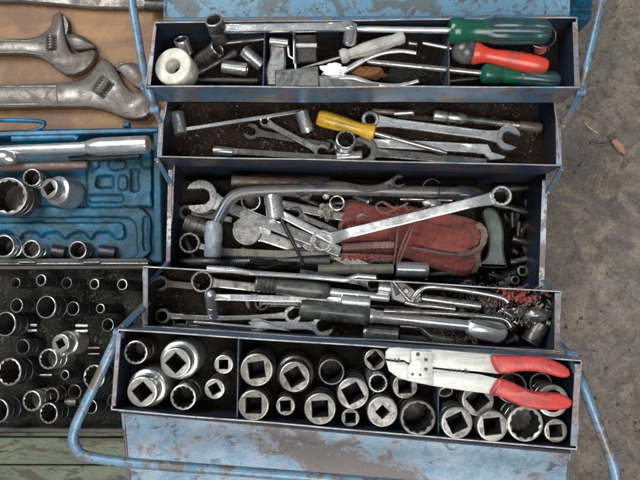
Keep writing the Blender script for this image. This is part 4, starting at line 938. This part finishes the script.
fs_(294.5, 377, 15.5, 'sq', 'wide greenish grey stepped socket with a tilted square in the back row', 52, rb=19.5, hneck=14, rot=30, hs=8)
fs_(331.5, 372, 13.4, 'hex', 'plain round mouthed dark socket in the back row', 52, mat='dark', wall=.82)
fs_(253.5, 405.5, 15.5, 'sq', 'wide pale rimmed socket in the front row just right of the divider', 54, rot=0, hs=7.8)
fs_(285.5, 406, 9.6, 'sq', 'small socket squeezed between two wide ones in the front row', 48, rot=3, hs=5.2)
fs_(320, 409, 16, 'sq', 'wide socket with straight square hole at the centre of the front row', 54, rot=3, hs=8)
fs_(353, 393.5, 16, 'sq', 'pale faced socket with slanting square left of the twelve point ring', 54, rot=28, hs=8.5, mat='satin')
fs_(350.5, 418, 9.2, 'sq', 'small socket at the front wall below the slanting one', 48, rot=0, hs=5)
fs_(375, 359.5, 10.8, 'sq', 'dark socket at the tip of the wire stripper', 44, rot=40, hs=6, mat='steel')
fs_(378, 383, 9.6, 'pt', 'small twelve point ring below the wire stripper tip', 54, mat='chrome', wall=.8)
fs_(382.5, 412, 15.4, 'sq', 'flat pale faced socket with a very small diamond hole', 54, rot=45, hs=5, mat='satin')
fs_(405, 386.5, 12.6, 'sq', 'socket partly under the lower blade of the wire stripper', 46, rot=2, hs=6.5)
fs_(418, 418, 18.2, 'pt', 'very wide twelve point dark mouthed socket in the middle of the front row', 54, mat='dark', wall=.82)
fs_(446.7, 395, 8, 'hex', 'thin walled little ring under the wire stripper handle joint', 50, mat='chrome', wall=.75, lean=(.1, .7), name='steel_ring') if False else upright_socket(446.7, 395, 7.5, 12, 234, 'hex', 'thin tilted ring under the wire stripper handle joint', mat='chrome', lean=(-.1, .8), name='steel_ring', wall=.76)
fs_(457, 423, 16, 'sq', 'socket with a steeply turned square right of the very wide one', 54, rot=25, hs=8.4, mat='satin')
fs_(478, 400, 16.4, 'sq', 'socket with a diamond hole below the red grip fork', 50, rot=40, hs=8.6)
fs_(492.5, 426.5, 15.6, 'sq', 'grey faced socket with straight square hole in the right front row', 54, rot=6, hs=8.2, mat='satin')
fs_(525.5, 424, 18.2, 'pt', 'very wide pale twelve point socket near the right front corner', 56, mat='satin', wall=.84, depth=26)
fs_(556, 431, 11.8, 'sq', 'small socket in the right front corner of the tray', 46, rot=5, hs=6.2)
fs_(553, 401, 16.2, 'hex', 'wide socket under the end of the lower red grip', 46, mat='satin', wall=.66)
fs_(512, 388, 15.6, 'hex', 'wide thin rimmed socket between the two red grips', 42, mat='steel', wall=.86)
fs_(541, 384, 12, 'hex', 'dark socket hidden behind the red grips', 34, mat='dark', wall=.8)
scatter('tray_dirt', 'grit on the floor of the upper front tray', 'dirt', (125, 342, 568, 440), FD+2, 250, .4, 1.5, 'crumb')

# wire stripper
zt = 258
cO = W(430, 368, zt-6); root = thing('wire_stripper', 'pale wire stripping and crimping tool with red grips lying over the sockets', 'wire stripper', cO)
def wp(nm, pts, z0, z1, mat, ch=.5, sm=0, lab=None):
    P = [W(*t, zt) for t in pts]
    for _ in range(sm):
        Q = []
        for i in range(len(P)): a, b_ = P[i], P[(i+1) % len(P)]; Q += [a*.75+b_*.25, a*.25+b_*.75]
        P = Q
    b = B(); b.prism([((p-cO).x, (p-cO).y) for p in P], z0, z1, ch); return build(b, nm, M[mat], root, sharp=45, label=lab)
up = wp('upper_blade', [(386, 359.2), (386, 352), (390, 348.3), (398, 347.6), (408, 348.6), (412, 349), (440, 350), (470, 352.8), (493, 355.5), (500, 374.5), (480, 372.2), (462, 370.6), (452, 369.8), (433, 367.6), (420, 368), (408, 363), (404, 360.4), (398, 361), (392, 360)], 0, 3, 'aluminium', .35)
lo_ = wp('lower_blade', [(386, 360.6), (392, 361.5), (398, 362.4), (404, 362), (409, 365), (420, 369.5), (433, 369), (452, 371.2), (462, 372.2), (480, 374.4), (503, 380), (492, 394), (470, 391.5), (434, 386.2), (410, 381.5), (398, 377.5), (389, 371)], 3.1, 6, 'aluminium', .35)
wp('cover_plate', [(411, 350.5), (432, 351.5), (433, 385), (420, 383), (407, 380), (408, 366), (411, 362)], 6.05, 8.2, 'aluminium', .4)
for (u, v, r) in ((417.5, 354, 1.6), (425.5, 359.5, 1.5), (425.5, 369, 1.4), (419.7, 374.6, 1.1), (412, 374, 1.1)):
    b = B(); b.lathe([(r*S(u, v, zt)*1.2, 0), (r*S(u, v, zt)*1.2, .5), (r*S(u, v, zt)*.6, .8)], 16, Matrix.Translation(W(u, v, zt)-cO+Vector((0, 0, 2.1)))); build(b, 'rivet', M['dark'], root)
b = B(); b.lathe([(5*1.0, 0), (5, .6), (4.2, .9), (1.5, .9)], 26, Matrix.Translation(W(417, 364, zt)-cO+Vector((0, 0, 2.1)))); build(b, 'pivot', M['aluminium'], root)
b = B()
for k, (u, r) in enumerate(((388, .6), (391, .9), (395, 1.1), (399, 1.2), (449.5, .5), (453, .6), (456.5, .7), (461, .9), (466.5, 1.4))):
    v = 360.5 if u < 410 else 370.6+(u-450)*.065
    b.lathe([(r*1.25, 0), (r*1.25, .5)], 14, Matrix.Translation(W(u, v, zt)-cO+Vector((0, 0, 0.2 if u > 410 else .2))))
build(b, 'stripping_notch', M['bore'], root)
wp('red_grip', [(489, 355.5), (500, 355), (520, 356), (540, 356.5), (552, 359.5), (563, 365), (569, 370), (569.5, 375), (566, 377.6), (558, 377), (548, 373.5), (535, 371), (518, 371), (506, 373.5), (497, 374)], -1.5, 10, 'red', 2.6, 2, 'upper red grip')
wp('red_grip', [(488, 394), (492, 388), (497, 379), (500, 378), (508, 380.5), (522, 387), (535, 391.5), (550, 392.5), (562, 393.5), (570.5, 399), (570.5, 405), (564, 409), (550, 409.5), (535, 409), (520, 406), (508, 400), (499, 396)], .5, 12, 'red', 2.6, 2, 'lower red grip')

b = B(); F_ = frame_x(W(508, 364, zt)-cO, W(556, 368.5, zt)-cO); b.M = F_; marks(b, 0, 46, 0, 10.0, 4.5, 5); build(b, 'embossed_mark', M['red'], root)
# ------------------------------------------------------------------ left: adjustable wrenches
def adjustable(label, body, jawp, rack, worm, wr, wa, z, t, edges):
    P = [W(*p, z) for p in body]; c = Vector((sum(p.x for p in P)/len(P), sum(p.y for p in P)/len(P), z-t))
    root = thing('adjustable_wrench', label, 'adjustable wrench', c)
    def Q(pts):
        P = [W(*p, z)-c for p in pts]
        for _ in range(2):
            R_ = []
            for i in range(len(P)): p, q = P[i], P[(i+1) % len(P)]; R_ += [p*.82+q*.18, p*.18+q*.82]
            P = R_
        return [(p.x, p.y) for p in P]
    b = B(); b.prism(Q(body), 0, t, 1.6); build(b, 'body', M['castiron'], root, sharp=50)
    b = B(); b.prism(Q(jawp), t*.12, t*.9, 1.4); build(b, 'moving_jaw', M['castiron'], root, sharp=50)
    b = B(); b.prism(Q(rack), t*.1, t*.75, 1); build(b, 'jaw_rack', M['dark'], root)
    s = S(*worm, z); cw = W(*worm, z)-c
    A = Matrix.Translation(Vector((cw.x, cw.y, t+.2))) @ Matrix.Rotation(math.radians(wa), 4, 'Z')
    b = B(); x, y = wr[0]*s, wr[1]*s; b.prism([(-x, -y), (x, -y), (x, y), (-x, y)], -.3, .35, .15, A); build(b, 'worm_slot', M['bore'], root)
    b = B(A @ Matrix.Translation((0, -y*.86, -.8)) @ Matrix.Rotation(-PI/2, 4, 'X'))
    pr = []; n = 5
    for k in range(n*4+1):
        zz = 2*y*.86*k/(n*4); pr.append((x*.78*(1 if k % 4 in (1, 2) else .76), zz))
    b.lathe(pr, 26); build(b, 'worm_screw', M['castiron'], root, sharp=50)
    b = B()
    for e in edges: b.tube([Vector(((W(*p, z)-c).x, (W(*p, z)-c).y, t-.2)) for p in e], 1.9, 8, flat=.55)
    build(b, 'handle_ridge', M['castiron'], root, sharp=60)
adjustable('smaller grey adjustable wrench on the plywood, pointing right', [(-140, 34), (0, 38.5), (27, 38.5), (40, 35), (50, 27), (52, 16), (58.5, 10.5), (61.5, 13), (63.5, 30), (65.5, 43), (69.5, 51), (73, 53.5), (84, 51), (94.5, 49), (95.5, 53), (92, 62), (84, 70), (73, 74.5), (65, 74), (57, 70), (48, 62), (38, 56), (25, 53.5), (0, 53), (-140, 55)],
           [(63.8, 33), (75, 32.6), (85, 36.5), (92, 42), (95.3, 46.2), (84, 48), (74, 49), (70, 45.5), (67, 41)], [(60, 12), (66, 17), (68, 25), (66, 34), (60, 34)], (51.5, 43), (5.6, 8.2), 3, 29, 15, [[(-60, 38), (26, 41), (42, 39)], [(-60, 53), (26, 52), (44, 55)]])
adjustable('larger grey adjustable wrench on the plywood with its head under the toolbox handle', [(-140, 86), (0, 85), (57, 83), (78, 81), (88, 76), (95, 67), (100, 60), (105, 57.6), (112, 64), (118, 74), (125, 86), (132, 92), (142, 91), (149, 90), (156, 98), (152, 110), (145, 117), (135, 119), (122, 117), (106, 110), (90, 106.5), (57, 106.5), (0, 107.5), (-140, 109)],
           [(114, 67), (122, 63), (132, 61.5), (140, 66), (145, 75), (146, 84), (138, 88), (131, 84), (124, 77), (118, 70)], [(113, 64), (120, 60), (126, 63), (122, 70), (115, 70)], (102.5, 87), (8.2, 9.6), -35, 30, 16, [[(-60, 87), (56, 86), (57, 104)], [(-60, 105), (54, 104)]])
plate('forged_bar', 'rusty forged bar along the top edge of the plywood', 'bar', [(-100, -12), (170, -12), (170, 3), (150, 7), (130, 8), (90, 7.5), (60, 4.5), (20, 1), (-100, -1)], 24, 13, 'castiron', 2)
rod('round_bar_end', 'dark round bar end beside the toolbox corner at the top', 'bar', [(146, 5), (168, 6)], 30, 6.5, 'dark')

# ------------------------------------------------------------------ left: teal socket case
ZK = 50; c0 = W(60, 190, 12)
case = thing('teal_socket_case', 'grimy teal plastic socket case lying open left of the toolbox', 'tool case', c0)
def casepart(nm, pts, z, t, mat='teal', ch=1.2, sm=0, lab=None):
    P = [W(*p, z) for p in pts]
    for _ in range(sm):
        Q = []
        for i in range(len(P)): a, b_ = P[i], P[(i+1) % len(P)]; Q += [a*.8+b_*.2, a*.2+b_*.8]
        P = Q
    b = B(); b.prism([((p-c0).x, (p-c0).y) for p in P], z-t-c0.z, z-c0.z, ch); return build(b, nm, M[mat], case, sharp=40, label=lab)
casepart('shell_base', [(-80, 132), (160, 127), (163, 262), (-80, 263)], 20, 7, 'teal')
casepart('shell_wall', [(-80, 133), (150, 127.5), (158, 128), (159, 131), (150, 132.5), (-80, 138.5)], ZK, 36, 'tealclean', 1.5)
casepart('shell_wall', [(153, 130), (160, 130), (162, 262), (154, 262)], ZK-4, 32, 'teal', 1.5)
def smooth_box(u, v, x0, y0, x1, y1, e=1.6, r=4):
    qx = abs(u-(x0+x1)/2)-(x1-x0)/2+r; qy = abs(v-(y0+y1)/2)-(y1-y0)/2+r
    d = math.hypot(max(qx, 0), max(qy, 0))+min(max(qx, qy), 0)-r
    t = min(1, max(0, .5-d/(2*e))); return t*t*(3-2*t)
def liner(u, v):
    wob = 1.6*noise.noise(Vector((u*.09, v*.09, 2))); u2 = u+wob; v2 = v+wob
    sb = lambda *q, **k: smooth_box(u2, v2, *q, **k)
    z = 19+15*sb(87, 148, 152, 207)
    z += 9*sb(-80, 207, 151, 262, r=16)-13*sb(-80, 217.5, 136, 262, r=13)+12*sb(-80, 222, 126, 240, r=8, e=2.5)
    z += -9*sb(97, 176, 113, 188, r=2)-8*sb(131, 169, 139, 191, r=2)-8*sb(101, 149, 121, 159, r=4)-6*sb(88, 195, 124, 202, r=3)
    z += 6*sb(109, 160, 126, 170, r=4)+6*sb(90, 150, 99, 168, r=4)+9*sb(141, 150, 153, 168, r=5, e=2.5)+5*sb(118, 176, 127, 190, r=3)
    for k, x in enumerate((4, 31, 52, 78, 104)):
        z += -7*smooth_box(u2, v2, x-11, 232, x+11, 262, 2.0, 9)
    z += -4*sb(143, 216, 148, 250, r=2)+.8*noise.noise(Vector((u*.12, v*.12, 7)))+.35*noise.noise(Vector((u*.5, v*.5, 4)))
    return z
b = B(); NU, NV = 250, 132; vs = []
for i in range(NU+1):
    for j in range(NV+1):
        u = -50+203.5*i/NU; v = 138+122*j/NV; vs.append(W(u, v, liner(u, v))-c0)
b.add(vs, [(i*(NV+1)+j, i*(NV+1)+j+1, (i+1)*(NV+1)+j+1, (i+1)*(NV+1)+j) for i in range(NU) for j in range(NV)])
build(b, 'moulded_liner', M['teal'], case, sharp=180)
casepart('front_wall', [(-80, 259), (146, 258), (150, 262), (-80, 263)], 42, 28, 'blackplastic', .8)
b = B(); 
b.tube([W(*t, 40)-c0 for t in ((-60, 264), (148, 263.5))], 1.5, 8); build(b, 'hinge_rod', M['satin'], case)
for u in (28, 92):
    b = B(); b.tube([W(u-8, 262.4, 42)-c0, W(u+8, 262.4, 42)-c0], 2.4, 10); build(b, 'hinge_knuckle', M['steel'], case)
b = B(); q = fillet([W(*t, 44)-c0 for t in ((-70, 121), (46, 120), (42, 128), (30, 132))], 6, .4); b.tube(q, 3.0, 10); build(b, 'handle', M['tealclean'], case)
b = B(); b.tube([W(*t, 47)-c0 for t in ((12, 138.5), (74, 137), (78, 139))], 4.5, 12, flat=.6); build(b, 'clip_bar', M['tealclean'], case)
b = B(); b.box(W(127, 125, 40)-c0, (9, 7, 10), 1.5); build(b, 'latch', M['teal'], case)
scatter('case_grit', 'grit and dust in the teal case', 'grit', (0, 160, 152, 258), 21, 500, .4, 2.0, 'greydust')
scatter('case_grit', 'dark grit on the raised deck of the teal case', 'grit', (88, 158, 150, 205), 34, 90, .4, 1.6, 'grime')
rod('drive_extension', 'dark bar in the shade under the wide chrome socket end', 'extension bar', [(70, 160), (140, 155)], 38, 4, 'black')

lathe_tool('breaker_bar', 'thick bright bar with a wide chrome socket end in the teal case', 'breaker bar', (150, 144.5), (-60, 153.5), 72, 52, [
    ('end_socket', [(3.5, 0), (5, 0), (7.5, 1), (8.8, 2), (9, 4), (9, 50), (8.4, 56), (7.2, 61), (6, 64)], 'chrome', None), ('shaft', [(6, 63), (5.3, 70), (5.3, 210)], 'bright', None)])
b = B(); 
rod('hinge_lug', 'chunky chrome knuckle at the left edge of the teal case', 'knuckle', [(-30, 157), (6, 157.5), (12, 159), (15.5, 161)], 62, [8, 8, 7.5, 4], 'chrome')
rod('drive_extension', 'dark brown extension bar lying below the bright bar in the teal case', 'extension bar', [(-60, 169), (50, 166), (86, 165), (88, 165)], 46, [4.5, 4.5, 4.2, 3], 'rustyiron')
GT = 'sockets in the teal case'
upright_socket(8, 196, 19, 42, 21, 'pt', 'very wide twelve point socket at the left edge of the teal case', mat='steel', wall=.86, group=GT, depth=32)
upright_socket(31.5, 177.5, 9.2, 32, 21, 'pt', 'narrow twelve point socket in front of the dark bar', mat='chrome', group=GT)
upright_socket(47.5, 188, 10.5, 46, 21, 'sq', 'chrome square drive socket leaning right in the teal case', mat='chrome', rb=15.5, hneck=14, rot=35, hs=5.2, lean=(.32, -.05), group=GT)
upright_socket(3, 246, 11.5, 42, 14, 'hex', 'dark blue rimmed socket at the left edge of the case front row', mat='chrome', group=GT, wall=.84)
upright_socket(31, 249, 9.2, 36, 14, 'pt', 'bright twelve point socket in the case front row', mat='chrome', group=GT, depth=14)
upright_socket(77.5, 250, 9.2, 36, 14, 'hex', 'plain socket at the right of the case front row', mat='steel', group=GT)
for u, v, w_ in ((57, 252, 9), (104, 252, 12)):
    rod('case_socket_body', 'dark socket body lying behind the front row at %s' % ('its centre' if u < 80 else 'its right end'), 'socket', [(u-4, v-1), (u+w_, v+1)], 24, 6.5, 'black')

# ------------------------------------------------------------------ left: black case of sockets
c0 = W(60, 350, 12); case = thing('black_socket_case', 'open black socket case with grimy floor full of standing sockets', 'tool case', c0)
casepart('shell_base', [(-80, 266), (168, 265), (168, 432), (-80, 434)], 19, 6, 'traygrime')
casepart('shell_wall', [(-80, 266), (150, 265), (150, 269), (-80, 270)], 40, 22, 'blackplastic', 1)
casepart('shell_wall', [(-80, 427), (150, 429), (150, 433), (-80, 432)], 36, 18, 'blackplastic', 1)
scatter('mossy_dust', 'greenish grey dust clumps on the floor of the black case', 'dust', (0, 268, 145, 345), 20, 1300, .6, 3.6, 'greydust')
scatter('mossy_dust', 'sparse dust on the front part of the black case floor', 'dust', (0, 345, 130, 428), 20, 160, .5, 1.8, 'greydust')
GB = 'sockets in the black case'
L_ = [(40, 280, 6, 'hex', 'small dark socket highest in the black case'), (93.5, 284, 5.6, 'pt', 'tiny bright socket near the top centre of the black case'), (121.5, 284.5, 5.8, 'hex', 'small dark socket near the right end of the top row'),
      (15.5, 305.5, 7.2, 'hex', 'medium dark socket at the left of the second row'), (45, 307, 11.6, 'hex', 'largest dark socket of the second row'), (72, 308.5, 7.2, 'hex', 'medium dark socket at the middle of the second row'),
      (99.5, 308.5, 5, 'hex', 'small ribbed dark socket at the right of the second row'), (4, 324, 12.5, 'hex', 'wide dark socket cut by the left edge below the second row'), (107, 325, 6.6, 'hex', 'small bright rimmed socket near the toolbox handle'),
      (8, 372, 14, 'pt', 'widest dark socket at the left edge of the black case'), (64, 375, 4.8, 'hex', 'tiniest dark socket in the middle of the black case'), (93, 377, 12.2, 'pt', 'wide twelve point socket half under the toolbox handle'),
      (47.5, 413.5, 10.4, 'pt', 'twelve point dark socket in the lowest row'), (90, 407, 7, 'hex', 'small bright rimmed socket behind the toolbox handle'), (-3, 411, 12, 'hex', 'dark blue socket cut by the left edge in the lowest row')]
for (u, v, r, k, lab) in L_:
    upright_socket(u, v, r, 47, 20, k, lab, mat='black', group=GB, wall=.88 if r > 6 else .76, lean=(.24, -.04))
def rimring(u, v, r, z):
    pass
for (u, v, r, k, lab, mt, kw) in ((60, 343.5, 9.6, 'sq', 'bright stepped square drive socket in the middle of the black case', 'chrome', dict(rb=12.5, hneck=14, rot=30, hs=4)), (47.5, 359, 10.4, 'pt', 'bright twelve point socket below the square drive one', 'chrome', dict(depth=16)),
                                  (31, 401, 10.4, 'pt', 'bright twelve point socket in the lower left of the black case', 'chrome', dict(depth=16)), (51, 396, 8.5, 'hex', 'dark socket tucked right of the lower bright one', 'dark', {})):
    upright_socket(u, v, r, 44 if mt == 'chrome' else 34, 20, k, lab, mat=mt, group=GB, lean=(.18, -.03), **kw)
for (u, v, z, mt, lab) in ((31, 325, 40, 'bright', 'short bright clip, upper of the left pair in the black case'), (31, 330.5, 40, 'bright', 'short bright clip, lower of the left pair in the black case'), (82, 325.5, 40, 'bright', 'short bright clip, upper of the middle pair in the black case'),
    (82, 331, 40, 'bright', 'short bright clip, lower of the middle pair in the black case'), (94, 348, 30, 'steel', 'dull clip right of the square drive socket, upper one'), (94, 354, 30, 'steel', 'dull clip right of the square drive socket, lower one'), (46, 375, 34, 'satin', 'dull clip below the bright twelve point socket')):
    rod('case_clip', lab, 'clip', [(u-6, v), (u+6, v)], z, 1.5, mt, group='small metal clips in the black case')
for (u, v, r, lab) in ((112, 352, 7, 'dark rimless socket right of the dull clips'), (22, 347, 8, 'dark rimless socket left of the bright twelve point one'), (74, 392, 7.5, 'dark rimless socket above the short grey stub'), (15, 283, 5.5, 'dark rimless socket at the left of the top row'), (66, 283, 6, 'dark rimless socket in the middle of the top row'), (113, 401, 7, 'dark rimless socket behind the toolbox handle')):
    upright_socket(u, v, r, 36, 20, 'hex', lab, mat='blacksocket', group=GB, wall=.80, lean=(.2, -.03))
rod('small_stub', 'short grey stub left of the toolbox handle', 'stub', [(66, 402), (77, 402)], 40, 4.5, 'steel')

# ------------------------------------------------------------------ top right case corner, litter on the floor
c0 = W(600, 6, 20); case = thing('teal_case_corner', 'corner of another dark teal case at the top right beside the handle', 'tool case', c0)
casepart('shell_wall', [(555, -60), (592, -60), (592, 19), (555, 19)], 96, 90, 'teal', 2)
casepart('ledge', [(557, -60), (592.5, -60), (592.5, 10), (557, 10)], 104, 7, 'tealclean', 2)
scatter('floor_chips', 'larger flat dirt chips on the concrete floor', 'dirt chips', (560, 60, 640, 480), 1, 60, 1.5, 4.5, 'greydust')
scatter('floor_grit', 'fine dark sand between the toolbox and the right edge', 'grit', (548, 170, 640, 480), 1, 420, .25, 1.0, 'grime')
lp = W(617, 148, 2); b = B(); NL = 10; vs = []
for i in range(NL+1):
    for j in range(5):
        f = i/NL; wv = 5.5*math.sin(PI*min(1, f*.85+.12))**.6*(j/2-1); vs.append(Vector((-13+26*f, wv, 3+1.2*abs(j/2-1)*3+1.5*math.sin(f*5)+noise.noise(Vector((f*4, j, 0))))))
fs = [(i*5+j, (i+1)*5+j, (i+1)*5+j+1, i*5+j+1) for i in range(NL) for j in range(4)]
nv = len(vs); vs += [p-Vector((0, 0, .8)) for p in vs]; fs += [tuple(k+nv for k in f[::-1]) for f in fs]
b.add(vs, fs, 0, Matrix.Rotation(-.8, 4, 'Z')); tag(build(b, 'dry_leaf', M['leaf'], world=Matrix.Translation(lp), sharp=180), 'curled reddish brown dry leaf on the concrete', 'leaf')
rod('dry_twig', 'short dark twig left of the dry leaf', 'twig', [(590, 143), (600, 145), (611, 143)], 3, 1.2, 'rustyiron')
rod('dry_twig', 'pale straw twig above the dark twig', 'twig', [(584, 122), (590, 128), (597, 133)], 3, 1.1, 'twig')
scatter('floor_grit', 'pale grit scattered on the concrete floor', 'grit', (560, 0, 640, 480), 1, 240, .5, 2.0, 'crumb')
scatter('floor_grit', 'dark grit scattered on the concrete floor', 'grit', (560, 0, 640, 480), 1, 200, .4, 2.0, 'grime')
